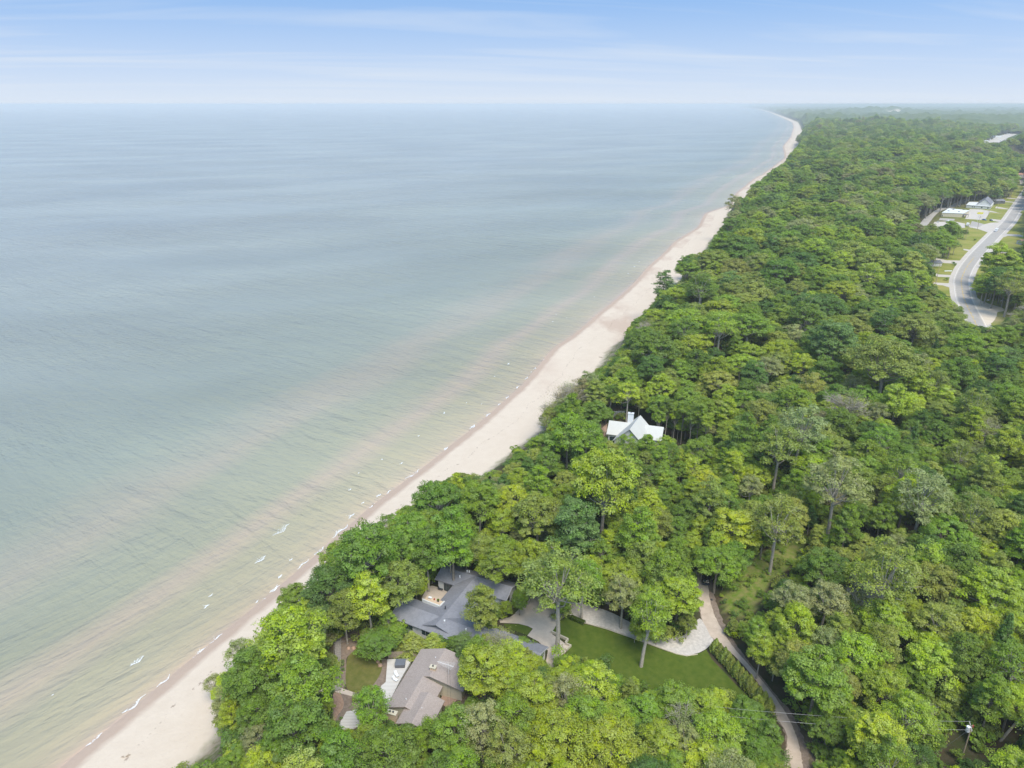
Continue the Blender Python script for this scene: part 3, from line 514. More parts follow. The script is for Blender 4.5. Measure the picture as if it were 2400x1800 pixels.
PX = [
 (1722,1232,108,B,'round',.85,'brightest yellow-green tree, standing over the black car on the dirt road'),
 (1825,1212,112,OL,'airy',1.1,'brownish olive tree just right of the brightest yellow-green tree'),
 (1310,1345,165,OL,'airy',1.05,'tall olive tree with long bare trunk rising between concrete drive and lawn'),
 (1512,1438,92,YG,'leaning',1.25,'leaning light green tree with a forked pale trunk on the green lawn'),
 (1130,1415,76,OL,'tall',1.0,'olive topped tall tree growing in front of the dark grey roof'),
 (1138,1560,130,YG,'round',.8,'yellow-green tree filling the gap between the brown roof and garage wing'),
 (1085,1508,55,BG,'tall',.55,'dark blue-green narrow tree against the right side of the brown roof'),
 (1225,1510,50,FG,'round',.5,'small fresh green tree at the garage gable end'),
 (1195,1590,100,YG,'round',.8,'bright tree below the garage wing, left of the dead branches'),
 (675,1490,165,YG,'round',1.0,'large yellow-green tree beside the beach above the boardwalk'),
 (560,1522,62,PG,'airy',1.1,'thin pale tree leaning over the sand, uppermost of the pale beach trees'),
 (528,1635,74,PG,'airy',1.1,'thin pale grey-green tree overhanging the beach near the lower left'),
 (500,1600,46,PG,'airy',1.0,'smallest wispy tree standing furthest out over the sand'),
 (700,1600,140,FG,'round',1.05,'fresh green tree left of the wooden boardwalk'),
 (690,1700,150,MG,'round',1.0,'green tree with tall bare grey trunk below the boardwalk'),
 (600,1725,75,BR,'airy',.9,'dull grey-brown tree at the beach edge near the bottom'),
 (640,1775,110,B,'round',.95,'bright yellow-green tree at the bottom edge left of centre'),
 (548,1785,62,FG,'round',.8,'small green tree where bottom edge meets the sand'),
 (870,1650,92,FG,'airy',1.0,'thin-topped green tree over the white deck of the brown house'),
 (905,1765,150,MG,'round',.9,'broad green tree below the brown roof at the bottom edge'),
 (1065,1710,115,FG,'round',.95,'green tree overlapping the lower right corner of the brown roof'),
 (1130,1690,115,PG,'airy',1.0,'pale grey-green tree between the brown roof and a bare dirt patch'),
 (880,1502,90,MG,'round',.5,'low dense green tree between lawn bed and grey roof'),
 (965,1510,62,GO,'conifer',.36,'golden brown cedar between the two near houses, left one'),
 (1015,1508,56,GO,'conifer',.34,'golden brown cedar between the two near houses, right one'),
 (1592,1388,105,YG,'round',.85,'rounded light green tree inside the curve of the gravel drive'),
 (1560,1330,105,FG,'round',1.0,'green tree behind the rounded tree at the drive curve'),
 (1618,1285,56,YG,'tall',.7,'slim light green tree left of the black car'),
 (1428,1275,68,YG,'tall',.75,'slim yellow-green tree behind the gravel drive, middle of three'),
 (1500,1250,95,FG,'tall',1.0,'upright green tree behind the drive, right of three'),
 (1375,1585,85,YG,'round',.7,'yellow-green tree at the lower left edge of the lawn'),
 (1440,1610,85,FG,'round',.75,'green tree at the foot of the leaning lawn tree'),
 (1270,1610,80,OL,'airy',.9,'olive tree with dead grey branches below the garage'),
 (1310,1715,165,YG,'spread',.95,'very broad yellow-green tree at bottom centre, left one'),
 (1425,1735,145,YG,'round',.95,'broad yellow-green tree at bottom centre, right one'),
 (1190,1740,120,OL,'airy',.95,'olive tree at bottom right of the dirt patch'),
 (1510,1660,90,FG,'round',.85,'fresh green tree at the bottom edge of the lawn, left one'),
 (1585,1640,95,FG,'round',.85,'fresh green tree at the bottom edge of the lawn, middle one'),
 (1650,1650,90,YG,'round',.8,'yellow-green tree at the bottom edge of the lawn, right one'),
 (1550,1740,110,YG,'round',.9,'yellow-green tree at the bottom edge below the lawn'),
 (1680,1715,115,YG,'round',.9,'bright tree left of the dirt road near the bottom'),
 (1752,1662,72,MG,'round',.75,'green tree overhanging the dirt road at lower right'),
 (1778,1752,85,MG,'round',.8,'green tree against the left edge of the dirt road at the bottom'),
 (1640,1790,120,B,'round',.8,'bright yellow-green tree cut by the bottom edge left of the road'),
 (858,1285,150,MG,'round',1.1,'large green tree between the grey roof and the beach'),
 (800,1300,95,FG,'round',1.0,'green tree at the beach edge left of the largest seaside tree'),
 (770,1375,120,DG,'round',.95,'deep green tree above the left end of the grey roof'),
 (690,1400,75,FG,'round',.8,'smaller green tree beside the sand, left of the deep green one'),
 (960,1250,130,FG,'spread',1.1,'tall spreading green tree behind the grey roof with bare trunk'),
 (1030,1165,120,MG,'spread',1.15,'highest dark-topped tree at the beach edge with spreading crown'),
 (1125,1165,95,FG,'round',1.05,'green tree right of the spreading beach tree'),
 (1060,1260,100,FG,'tall',1.1,'tall green tree with pale trunk just behind the grey roof'),
 (1170,1310,100,FG,'round',.9,'green tree behind the right end of the grey roof'),
 (1260,1200,110,OL,'round',1.0,'olive round tree midway between grey roof and white house'),
 (1350,1230,100,BG,'tall',.9,'blue-green tree midway between the two largest houses'),
 (1420,1110,150,YG,'round',1.15,'large yellow-green tree directly below the white house'),
 (1330,1010,100,FG,'round',1.05,'round green tree left of the white house roof'),
 (1265,1040,60,FG,'round',.8,'small green tree at the beach edge left of the white house'),
 (1470,1040,55,FG,'airy',1.0,'small green tree overlapping the lower edge of the white roof, left'),
 (1515,1045,50,FG,'tall',.85,'small green tree overlapping the lower edge of the white roof, middle'),
 (1545,975,30,FG,'slender',1.0,'first slender tree with bare trunk on the brown slope right of the white house'),
 (1566,950,34,MG,'slender',1.05,'second slender tree with bare trunk on the brown slope right of the white house'),
 (1584,968,30,YG,'slender',0.95,'third slender tree with bare trunk on the brown slope right of the white house'),
 (1604,952,36,FG,'slender',1.05,'fourth slender tree with bare trunk on the brown slope right of the white house'),
 (1622,975,32,MG,'slender',1.0,'fifth slender tree with bare trunk on the brown slope right of the white house'),
 (1640,962,36,FG,'slender',1.05,'sixth slender tree with bare trunk on the brown slope right of the white house'),
 (1658,985,34,YG,'slender',1.0,'seventh slender tree with bare trunk on the brown slope right of the white house'),
 (1590,1000,22,YG,'slender',0.7,'smallest slender tree with bare trunk on the brown slope right of the white house'),
 (1560,1050,50,YG,'tall',.85,'small light tree overlapping the right end of the white roof'),
 (1290,960,55,PG,'bare',.85,'bare pale tree on the bluff crest above the sand'),
 (1320,925,62,BR,'bare',1.0,'grey-brown twiggy tree on the bluff left of the white house'),
 (1350,925,62,BR,'bare',1.05,'second twiggy grey-brown tree right of the first on the bluff'),
 (1336,905,50,PG,'bare',1.1,'pale twiggy tree between the two grey-brown ones on the bluff'),
 (1305,950,50,BR,'bare',.95,'low twiggy grey-brown tree on the bluff edge above the sand'),
 (1365,905,50,BR,'airy',1.0,'thin grey-brown leafed tree on the bluff crest'),
 (1380,890,50,PG,'airy',1.15,'tall pale thin tree on the bluff above the white house'),
 (1280,990,40,OL,'bare',.9,'small bare leaning tree over the eroded bluff'),
 (1556,670,42,DG,'pine',.9,'dark pine standing alone over the beach'),
 (1718,478,34,PG,'airy',1.5,'tall thin tree alone at the beach edge far up the shore'),
 (1745,470,14,DG,'bare',1.6,'slim bare snag beside the lone far beach tree'),
 (1610,625,44,DG,'airy',1.0,'dark thin tree projecting over the beach far up the shore'),
 (1958,790,105,BG,'round',.95,'pale blue-green clumped tree in the mid forest'),
 (2080,830,150,OL,'spread',1.1,'very broad dark olive tree in the mid forest'),
 (1990,950,85,BR,'bare',1.15,'tall bare dead tree standing in the middle of the forest'),
 (1880,990,105,PG,'airy',1.15,'pale thin-crowned tree left of the dead tree'),
 (1830,1030,105,OL,'airy',1.05,'olive pale tree below left of the dead tree'),
 (2170,1150,115,PG,'airy',1.05,'pale tree with bare twig tips in the right forest'),
 (1965,1110,125,PG,'airy',1.15,'pale yellowish tree with bleached dead limb in the centre right forest'),
 (1955,1170,60,PG,'bare',1.0,'bleached dead limb tree in front of the pale yellowish one'),
 (2085,1330,150,OL,'airy',1.1,'broad golden grey-green tree in the lower right forest'),
 (2190,1540,105,B,'round',.95,'bright yellow-green rounded tree standing alone in the lower right'),
 (2080,1450,110,YG,'round',1.0,'yellow-green rounded tree above left of the lone bright one'),
 (1915,1585,140,FG,'round',1.0,'big green tree right of the dirt road by the conifer hedge'),
 (2010,1530,125,YG,'round',1.0,'light green tree between the road tree and the lone bright one'),
 (2220,1640,66,GO,'conifer',.6,'pale golden conical tree right of the power line transformer'),
 (1860,1400,90,PG,'airy',1.05,'pale tree on the right edge of the brush clearing'),
 (1940,1400,95,PG,'airy',1.1,'greyish wispy tree right of the brush clearing'),
 (2200,1450,100,GO,'airy',1.0,'golden grey tree at right of the yellow-green pair'),
 (2330,1380,150,YG,'spread',1.05,'broad yellow-green tree at the right edge, lower forest'),
 (2375,1470,110,YG,'round',1.0,'yellow-green tree touching the right edge, lower forest'),
 (2375,1640,100,YG,'round',.9,'yellow-green tree above the leaning pole at right edge'),
 (2290,1200,95,OL,'airy',1.1,'thin olive tree with visible branches near the right edge'),
 (2350,1230,105,GO,'round',1.05,'golden olive tree at the right edge, middle forest'),
 (1052,1225,60,FG,'slender',1.15,'slender tree with tall pale trunk just behind the grey roof ridge'),
 (930,1275,55,MG,'slender',1.1,'slender tree beside the garden hut with bare grey trunk'),
]
PX = [p for p in PX if p[2] > 0]
for p in PX: add_px(*p)
# fill the rest of the forest
def allowed(x, y, z, s, sz, T):
    rr = T['rad']*s; zc = z+T['zc']*sz; zt = z+T['top']*sz
    ok = ~blocked(*proj(x, y, zc)[:2]); ok &= ~blocked(*proj(x, y, zt)[:2])
    ok &= ~blocked(*proj(x, y, z+T['zc']*.6*sz)[:2])
    for a in range(8):
        ok &= ~blocked(*proj(x+math.cos(a*math.pi/4)*rr*.6, y+math.sin(a*math.pi/4)*rr*.6, z+T['zc']*.66*sz)[:2])
        c_, s_ = math.cos(a*math.pi/4), math.sin(a*math.pi/4)
        ok &= ~blocked(*proj(x+c_*rr*.9, y+s_*rr*.9, zc-.5*sz)[:2]); ok &= ~blocked(*proj(x+c_*rr*.55, y+s_*rr*.55, z+T['zc']*1.35*sz)[:2])
    return ok
grid = {}
def near(x, y, rad):
    i, j = int(x//8), int(y//8)
    for a in range(-2, 3):
        for b in range(-2, 3):
            for (qx, qy, qr) in grid.get((i+a, j+b), ()):
                if (qx-x)**2+(qy-y)**2 < (.66*(qr+rad))**2: return True
    return False
def put(x, y, rad): grid.setdefault((int(x//8), int(y//8)), []).append((x, y, rad))
for t in trees: put(t['x'], t['y'], VAR[t['var']]['rad']*t['s']*.8)
def pick_tone(x, y):
    f = float(noise(x, y, 60, 4)); u = random.random()+.16*f
    if y < 170: tb_ = [(.10, B), (.36, YG), (.62, FG), (.76, MG), (.82, DG), (.90, OL), (.94, PG), (9, GO)]
    elif y < 330: tb_ = [(.03, B), (.22, YG), (.46, FG), (.64, MG), (.73, DG), (.86, OL), (.93, PG), (.945, BG), (.955, BR), (9, GO)]
    else: tb_ = [(.13, YG), (.40, FG), (.64, MG), (.72, DG), (.87, OL), (.945, PG), (.96, BG), (.985, BR), (9, GO)]
    for a, n_ in tb_:
        if u < a: return n_
def pick_var(x, y, tone):
    u = random.random()
    if tone in (PG, BR) : return vi('airy') if u < .8 else vi('bare')
    if tone in (DG, BG) and u < .08: return vi('conifer')
    if y < 260: return vi('round') if u < .52 else vi('tall') if u < .74 else vi('spread') if u < .86 else vi('airy')
    return vi('round') if u < .50 else vi('spread') if u < .80 else vi('tall') if u < .88 else vi('airy')
cand = []
for _ in range(26000):
    y = random.uniform(58, 480); x = random.uniform(float(xs(y))+5, 0.98*y+95)
    cand.append((x, y))
ca = np.array(cand); cd = dist(ca[:, 0], ca[:, 1])-bw(ca[:, 1]); cz = height(ca[:, 0], ca[:, 1])
for (x, y), dd, z in zip(cand, cd, cz):
    if dd < 1.5: continue
    tone = pick_tone(x, y); v = pick_var(x, y, tone); T = VAR[v]
    big = random.uniform(.75, 1.32) if T['kind'] != 'spread' else random.uniform(.85, 1.3)
    if dd < 9: big *= .75
    wide = 1+.7*float(ss(190, 380, y)); big *= wide
    done = False
    for k, sc in enumerate((1, .8, .6, .45, .32)):
        s = big*sc; rad = T['rad']*s
        if near(x, y, rad*(1 if k < 2 else .95)): continue
        hs = random.uniform(.82, 1.05)
        hs = hs/wide**.42
        if allowed(np.array([x]), np.array([y]), np.array([z]), s, s*hs, T)[0]:
            put(x, y, rad); trees.append(dict(x=x, y=y, z=float(z), s=s, sz=s*hs, rot=random.uniform(0, 6.28), var=v, tone=tone, label=None, man=False)); break
# farther: jittered rows, vectorised
FX, FYY, FS = [], [], []
y = 480.0
while y < 3500:
    sp = 12.0+(y-480)*.0012; x0 = float(xs(y))+float(bw(y))*1.0+2; x1 = .80*y+60
    n = int((x1-x0)/sp)
    if n > 0:
        X_ = x0+(np.arange(n)+rng.uniform(-.42, .42, n)+.5)*sp; FX.append(X_); FYY.append(y+rng.uniform(-.45, .45, n)*sp); FS.append(rng.uniform(.7, 1.5, n)*sp/7.4)
    y += sp*.92
FX = np.concatenate(FX); FYY = np.concatenate(FYY); FS = np.concatenate(FS); FZ = height(FX, FYY)
ok = (dist(FX, FYY) > bw(FYY)+2)&(np.exp(-(((FX-PATCH[0])/130)**2+((FYY-PATCH[1])/280)**2)) < .3)
VID = np.array([vi('round') if u < .42 else vi('spread') if u < .85 else vi('airy') if u < .93 else vi('tall') if u < .985 else vi('conifer') for u in rng.random(len(FX))])
RAD = np.array([t['rad'] for t in VAR])[VID]; ZC = np.array([t['zc'] for t in VAR])[VID]; TP = np.array([t['top'] for t in VAR])[VID]
ok1 = ok & allowed(FX, FYY, FZ, FS, FS*.7, dict(rad=RAD, zc=ZC, top=TP))
FS2 = FS*.5; ok2 = ok & ~ok1 & allowed(FX, FYY, FZ, FS2, FS2*.7, dict(rad=RAD, zc=ZC, top=TP)) & (FYY < 1500)
FS = np.where(ok1, FS, FS2); ok = ok1 | ok2
for x, y, z, s, v in zip(FX[ok], FYY[ok], FZ[ok], FS[ok], VID[ok]):
    trees.append(dict(x=x, y=y, z=z, s=s, sz=s*random.uniform(.72, .95), rot=random.uniform(0, 6.28), var=int(v), tone=pick_tone(x, y), label=None, man=False))
# the largest ones in the photograph are things of their own
for t in trees:
    T = VAR[t['var']]; px, py, dep = proj(t['x'], t['y'], t['z']+T['zc']*t['sz']); t['px'], t['py'] = float(px), float(py); t['w'] = 2*T['rad']*t['s']*F/float(dep)
vis = [t for t in trees if -20 < t['px'] < 2420 and t['py'] < 1830]
vis.sort(key=lambda t: -(t['w']+(1000 if t['man'] else 0)))
own = vis[:290]; own_id = set(id(t) for t in own)
for k in range(len(VAR)):       # every kind needs one tree of its own
    if not any(t['var'] == k for t in own):
        c = [t for t in vis if t['var'] == k and id(t) not in own_id]
        if c: own.append(c[0]); own_id.add(id(c[0]))
        else: own[-1-k]['var'] = k
ZONES = [(640,1500,'beside the beach at lower left'),(560,1700,'at the sand edge near the bottom'),(760,1730,'below the boardwalk'),(950,1720,'below the brown roof'),(1120,1620,'right of the brown roof'),(1220,1730,'at the bottom left of centre'),
 (780,1350,'between the beach and the grey roof'),(950,1230,'behind the grey roof'),(1150,1120,'on the bluff between grey roof and white house'),(1200,1290,'behind the right end of the grey roof'),(1350,1160,'between white house and gravel drive'),(1400,1340,'behind the gravel drive'),
 (1420,1640,'below the lawn'),(1400,1760,'at the bottom centre'),(1620,1700,'between lawn and bottom edge'),(1600,1330,'left of the parked black car'),(1560,1200,'behind the black car'),(1330,980,'on the bluff left of the white house'),(1480,1090,'just below the white house'),
 (1640,1080,'right of the white house'),(1480,880,'above the white house by the beach'),(1650,930,'on the hill behind the white house'),(1600,780,'along the beach beyond the white house'),(1780,1130,'in the forest above the brush clearing'),(1830,1380,'around the brush clearing'),(1780,1520,'right of the conifer hedge'),
 (1900,1650,'right of the dirt road near the bottom'),(2050,1760,'at the bottom right of the dirt road'),(2120,1620,'left of the transformer pole'),(2340,1750,'in the bottom right corner'),(2300,1550,'at the lower right edge'),(2100,1430,'in the lower right forest'),(2000,1280,'in the right forest below the dead tree'),(2200,1280,'in the right forest'),
 (2350,1300,'at the right edge midway down'),(1820,950,'left of the dead forest tree'),(2050,1060,'near the dead forest tree'),(2230,1060,'right of the dead forest tree'),(2350,1000,'at the right edge below the highway'),(1800,800,'in the middle forest'),(2050,850,'in the mid forest left of the highway end'),(2250,860,'below the highway bend'),(2370,860,'right of the sandy apron'),(1750,650,'in the upper forest near the beach'),(2000,650,'left of the highway'),(2350,680,'right of the highway')]
ORD = ['first', 'second', 'third', 'fourth', 'fifth', 'sixth', 'seventh', 'eighth', 'ninth', 'tenth', 'eleventh', 'twelfth']; CNT = ['', 'one', 'two', 'three', 'four', 'five', 'six', 'seven', 'eight', 'nine', 'ten', 'eleven', 'twelve']
groups = {}
for t in own:
    if t['label']: continue
    zn = min(ZONES, key=lambda q: (q[0]-t['px'])**2+(q[1]-t['py'])**2)[2]; groups.setdefault((t['tone'], KP[KINDS[t['var']]], zn), []).append(t)
for (tn, kp, zn), ts in groups.items():
    ts.sort(key=lambda t: t['px'])
    for i, t in enumerate(ts):
        n = len(ts)
        pre = '' if n == 1 else ('left of two, ' if i == 0 else 'right of two, ') if n == 2 else f'{ORD[min(i,11)]} from left of {CNT[min(n,12)]}, '
        t['label'] = f'{tn} {kp} {zn}' if n == 1 else f'{tn} {kp} {zn}, {pre[:-2]}'
        if len(t['label'].replace('-', ' ').split()) > 16: t['label'] = t['label'].replace(' broadleaf', '').replace('nearly bare ', '').replace(' from left of ', ' from left of ').replace('thinly leafed', 'thin')
        if len(t['label'].replace('-', ' ').split()) > 16: t['label'] = t['label'].replace(' the ', ' ')
def place(T, t, name, label, cat, group):
    r = bpy.data.objects.new(name, None); COL.objects.link(r); r.location = (t['x'], t['y'], t['z']-drop(t['x'], t['y'])); r.rotation_euler = (0, 0, t['rot']); r.scale = (t['s'], t['s'], t['sz'])
    tag(r, label, cat, group)
    for nm, me in (('crown', T['crown']), ('trunk', T['trunk'])):
        c = bpy.data.objects.new(nm, me); COL.objects.link(c); c.parent = r
        if nm == 'crown':
            c['tone'] = [float(q)*random.uniform(.93, 1.07) for q in TONES[t['tone']]]
            if T['obj'] is None: T['obj'] = c
        elif T['tobj'] is None: T['tobj'] = c
    return r
for t in own:
    k = KINDS[t['var']]
    place(VAR[t['var']], t, {'conifer': 'conifer_tree', 'pine': 'pine_tree', 'bare': 'bare_tree'}.get(k, 'broadleaf_tree'), t['label'], 'tree', 'trees of the shoreline forest')
# the rest of the forest: one object, instanced with geometry nodes
def scatter(name, pts, kinds, label):
    me = bpy.data.meshes.new(name); n = len(pts)
    me.vertices.add(n); me.vertices.foreach_set('co', np.array([(p['x'], p['y'], p['z']-drop(p['x'], p['y'])) for p in pts], np.float32).ravel())
    def at(nm, ty, key, arr): a = me.attributes.new(nm, ty, 'POINT'); a.data.foreach_set(key, np.array(arr).ravel())
    at('vid', 'INT', 'value', np.array([p['var'] for p in pts], np.int32)); at('size', 'FLOAT_VECTOR', 'vector', np.array([(p['s'], p['s'], p['sz']) for p in pts], np.float32))
    at('turn', 'FLOAT_VECTOR', 'vector', np.array([(0, 0, p['rot']) for p in pts], np.float32))
    tn = np.array([TONES[p['tone']]+(1.,) for p in pts], np.float32); tn[:, :3] *= rng.uniform(.85, 1.15, (n, 1)).astype(np.float32); at('tone', 'FLOAT_COLOR', 'color', tn)
    o = link(name, me, 'stuff', label)
    g = bpy.data.node_groups.new(name, 'GeometryNodeTree'); g.interface.new_socket('Geometry', in_out='INPUT', socket_type='NodeSocketGeometry'); g.interface.new_socket('Geometry', in_out='OUTPUT', socket_type='NodeSocketGeometry')
    gi = g.nodes.new('NodeGroupInput'); go = g.nodes.new('NodeGroupOutput'); jn = g.nodes.new('GeometryNodeJoinGeometry'); g.links.new(jn.outputs[0], go.inputs[0])
    def named(nm, ty):
        q = g.nodes.new('GeometryNodeInputNamedAttribute'); q.data_type = ty; q.inputs['Name'].default_value = nm; return q.outputs[0]
    for k, T in enumerate(kinds):
        for ob in (T['obj'], T['tobj']):
            if ob is None: continue
            oi = g.nodes.new('GeometryNodeObjectInfo'); oi.transform_space = 'ORIGINAL'; oi.inputs['Object'].default_value = ob; oi.inputs['As Instance'].default_value = True
            cp = g.nodes.new('FunctionNodeCompare'); cp.data_type = 'INT'; cp.operation = 'EQUAL'; g.links.new(named('vid', 'INT'), cp.inputs[2]); cp.inputs[3].default_value = k
            ip = g.nodes.new('GeometryNodeInstanceOnPoints'); g.links.new(gi.outputs[0], ip.inputs['Points']); g.links.new(cp.outputs[0], ip.inputs['Selection']); g.links.new(oi.outputs['Geometry'], ip.inputs['Instance'])
            er = g.nodes.new('FunctionNodeEulerToRotation'); g.links.new(named('turn', 'FLOAT_VECTOR'), er.inputs[0]); g.links.new(er.outputs[0], ip.inputs['Rotation'])
            g.links.new(named('size', 'FLOAT_VECTOR'), ip.inputs['Scale']); g.links.new(ip.outputs[0], jn.inputs[0])
    md = o.modifiers.new('scatter', 'NODES'); md.node_group = g
    return o
rest = [t for t in trees if id(t) not in own_id]
scatter('forest', rest, VAR, 'green broadleaf forest running along the shore to the horizon')
# shrubs: a few of their own round the houses, the rest ground cover
for (px, py, wpx, tone, lab) in [(1197,1398,26,MG,'round green shrub at the right gable of the grey roofed house'),(1612,1482,14,B,'small bright yellow shrub at the inside corner of the gravel drive'),(931,1566,8,OL,'small potted bush on the white deck beside the hot tub'),
   (1105,1625,40,YG,'bright yellow-green bush right of the entrance walk of the brown house'),(2235,568+50,10,DG,'round dark shrub on the grass between highway driveways'),(2218,656,11,MG,'round clipped shrub by the near driveway of the highway'),(2285,563,8,DG,'small dark shrub on the grass strip left of the highway'),(2237,621,9,DG,'small shrub at the driveway corner beside the highway'),
   (803,1548,9,BG,'clump of blue-green leaves beside the boardwalk, upper one'),(803,1556,10,BG,'clump of blue-green leaves beside the boardwalk, middle one'),(804,1567,9,BG,'clump of blue-green leaves beside the boardwalk, lower one'),(792,1690,9,BG,'blue-green clump at the bottom of the side path, lower one'),(799,1681,9,BG,'blue-green clump at the side path, upper one')]:
    T = SHRUB[len(px and lab) % 2]; x, y = U(px, py, G0+.5); dep = float(proj(x, y, G0)[2]); s = wpx*dep/F/(2*T['rad'])
    place(T, dict(x=x, y=y, z=G0, s=s, sz=s*.9, rot=random.uniform(0, 6), tone=tone), 'shrub', lab, 'shrub', 'shrubs around the houses and highway')
# conifer hedge along the dirt road
h0, h1 = U(1677, 1530, G0), U(1800, 1672, G0)
for i in range(13):
    f = i/12; T = ARBOR[i % 2]
    place(T, dict(x=h0[0]*(1-f)+h1[0]*f+random.uniform(-.15, .15), y=h0[1]*(1-f)+h1[1]*f, z=G0, s=random.uniform(1.25, 1.5), sz=random.uniform(1.1, 1.35), rot=random.uniform(0, 6), tone=OL if i % 3 else GO), 'hedge_conifer',
          f'{"far end" if i == 0 else "near end" if i == 12 else ORD[i] if i < 12 else ""} conifer{" from the far end" if 0 < i < 12 else ""} in the hedge row between lawn and dirt road', 'conifer', 'row of conical evergreens along the dirt road')
ug = []
for _ in range(30000):
    y = random.uniform(60, 520)**1.0; x = random.uniform(float(xs(y))+5, .85*y+80); ug.append((x, y))
for _ in range(9000):      # the face of the bluff is thick with low growth
    y = 60+random.random()**1.5*1100; x = float(xs(y))+float(bw(y))*1.2+random.uniform(0, 18); ug.append((x, y))
ua = np.array(ug); ud = dist(ua[:, 0], ua[:, 1])-bw(ua[:, 1]); uz = height(ua[:, 0], ua[:, 1]); us = rng.uniform(.7, 2.1, len(ua))
px_, py_, _ = proj(ua[:, 0], ua[:, 1], uz+1.0*us); blk = blocked(px_, py_)|blocked(px_, py_-10)|blocked(px_, py_+7)|blocked(px_-9, py_)|blocked(px_+9, py_)
ixb = np.clip((px_/4).astype(int), 0, MK_W-1); iyb = np.clip((py_/4).astype(int), 0, MK_H-1); inb = BRUSH[iyb, ixb] & (px_ < 2200) & (px_ > 0) & (px_ < 2400) & (py_ > 0) & (py_ < 1800)
pts = []
for (x, y), dd, z, s, b_, ib in zip(ug, ud, uz, us, blk, inb):
    if dd < -.5 or (dd > 16 and random.random() > .5): continue
    if b_ and not ib and not (0 < y < 130 and x > 50 and LOWG[min(MK_H-1, max(0, int(proj(x, y, z)[1]/4))), min(MK_W-1, max(0, int(proj(x, y, z)[0]/4)))]): continue
    if ib: s *= .45
    elif dd < 10: s *= .8
    elif random.random() < .15: continue
    pts.append(dict(x=x, y=y, z=float(z), s=s, sz=s*random.uniform(.7, 1.1), rot=random.uniform(0, 6.28), var=random.randint(0, 1), tone=random.choices([MG, DG, FG, OL, BR, YG], [4, 3, 3, 3, .5, 1])[0]))
scatter('undergrowth', pts, SHRUB, 'low green undergrowth beneath and between the trees')
print('trees', len(trees), 'own', len(own), 'shrubs', len(pts), 'verts')
# far canopy read as one mass
X, Y, Fc = sheet(3250, 47000, 330, 330, lambda Y, s: xs(Y)+bw(Y)+14+(1.35*Y+200-xs(Y))*(0.3*s+0.7*s**2))
x_, y_ = X.ravel(), Y.ravel(); cn = noise(x_, y_, 60, 5)*3+noise(x_, y_, 23, 6)*2*np.exp(-y_/9000)+rng.uniform(-2, 2, len(x_))
zc_ = height(x_, y_)+11+cn-drop(x_, y_)-30*pit_ if (pit_ := np.clip(3*np.exp(-(((x_-PATCH[0])/140)**2+((y_-PATCH[1])/200)**2))-1.2, 0, 1)) is not None else 0
M['canopy'] = mat('far_canopy', (.04, .072, .018), .95, .1, .3, .012, .0, col2=(.12, .15, .035))
link('distant_forest', npmesh('distant_forest', np.stack([x_, y_, zc_], -1), Fc, M['canopy'], None, False), 'stuff', 'far forest canopy fading into haze at the horizon')
# ------------------------------------------------------------------ paved and mown ground
def smooth(P, n=5):
    P = [P[-1]]+list(P)+[P[0], P[1]]; o = []
    for i in range(1, len(P)-2):
        p0, p1, p2, p3 = [np.array(q, float) for q in P[i-1:i+3]]
        for k in range(n):
            t = k/n; o.append(tuple(0.5*((2*p1)+(-p0+p2)*t+(2*p0-5*p1+4*p2-p3)*t*t+(-p0+3*p1-3*p2+p3)*t**3)))
    return o
def ground_sheet(name, px, z, m, sm=True, jit=0.0, kind='structure', thick=.0):
    W_ = [U(x, y, G0) for x, y in px]
    if sm: W_ = smooth(W_)
    P = [(x+random.uniform(-jit, jit), y+random.uniform(-jit, jit)) for x, y in W_]
    b = MB(); b.poly([(x, y, G0+z-drop(x, y)) for x, y in P]); A = sum(P[i-1][0]*P[i][1]-P[i][0]*P[i-1][1] for i in range(len(P)))
    if A < 0: b.f = [f[::-1] for f in b.f]
    return tag(b.build(name, m), kind=kind)
def ribbon(b, P, w0, w1, z, dash=None):
    P = np.array(P, float); n = len(P); T = np.gradient(P, axis=0); T /= np.linalg.norm(T, axis=1)[:, None]; Nn = np.stack([T[:, 1], -T[:, 0]], -1)
    A, B_ = P+Nn*w0, P+Nn*w1
    for i in range(n-1):
        if dash and (i % dash[0]) >= dash[1]: continue
        b.poly([(*q, G0+z-drop(*q)) for q in (B_[i], A[i], A[i+1], B_[i+1])][::-1])
    return b
def fixup(b):   # make every face of a flat sheet look up
    nf = []
    for f in b.f:
        A = sum(b.v[f[i-1]][0]*b.v[f[i]][1]-b.v[f[i]][0]*b.v[f[i-1]][1] for i in range(len(f))); nf.append(f if A > 0 else f[::-1])
    b.f = nf; return b
LE = [(1636,1250),(1632,1310),(1626,1374),(1639,1417),(1646,1453),(1664,1489),(1708,1525),(1745,1562),(1782,1609),(1809,1667),(1843,1717),(1842,1764),(1838,1800),(1830,1900),(1820,2050)]
RE = [(1664,1250),(1662,1310),(1662,1374),(1671,1424),(1690,1468),(1722,1518),(1762,1565),(1798,1609),(1834,1656),(1863,1710),(1878,1757),(1885,1800),(1895,1900),(1905,2050)]
def two_edge(name, le, re, z, m, grow=(0, 0), jit=.08):
    a = catmull([U(x, y, G0) for x, y in le], 10); b_ = catmull([U(x, y, G0) for x, y in re], 10); n = min(len(a), len(b_)); a = a[np.linspace(0, len(a)-1, n).astype(int)]; b_ = b_[np.linspace(0, len(b_)-1, n).astype(int)]
    d = b_-a; d /= np.linalg.norm(d, axis=1)[:, None]; a = a-d*(grow[0]+rng.uniform(-jit, jit, (n, 1))); b_ = b_+d*(grow[1]+rng.uniform(-jit, jit, (n, 1))); q = MB()
    for i in range(n-1): q.poly([(*p, G0+z-drop(*p)) for p in (a[i], b_[i], b_[i+1], a[i+1])])
    return tag(fixup(q).build(name, m), kind='structure')
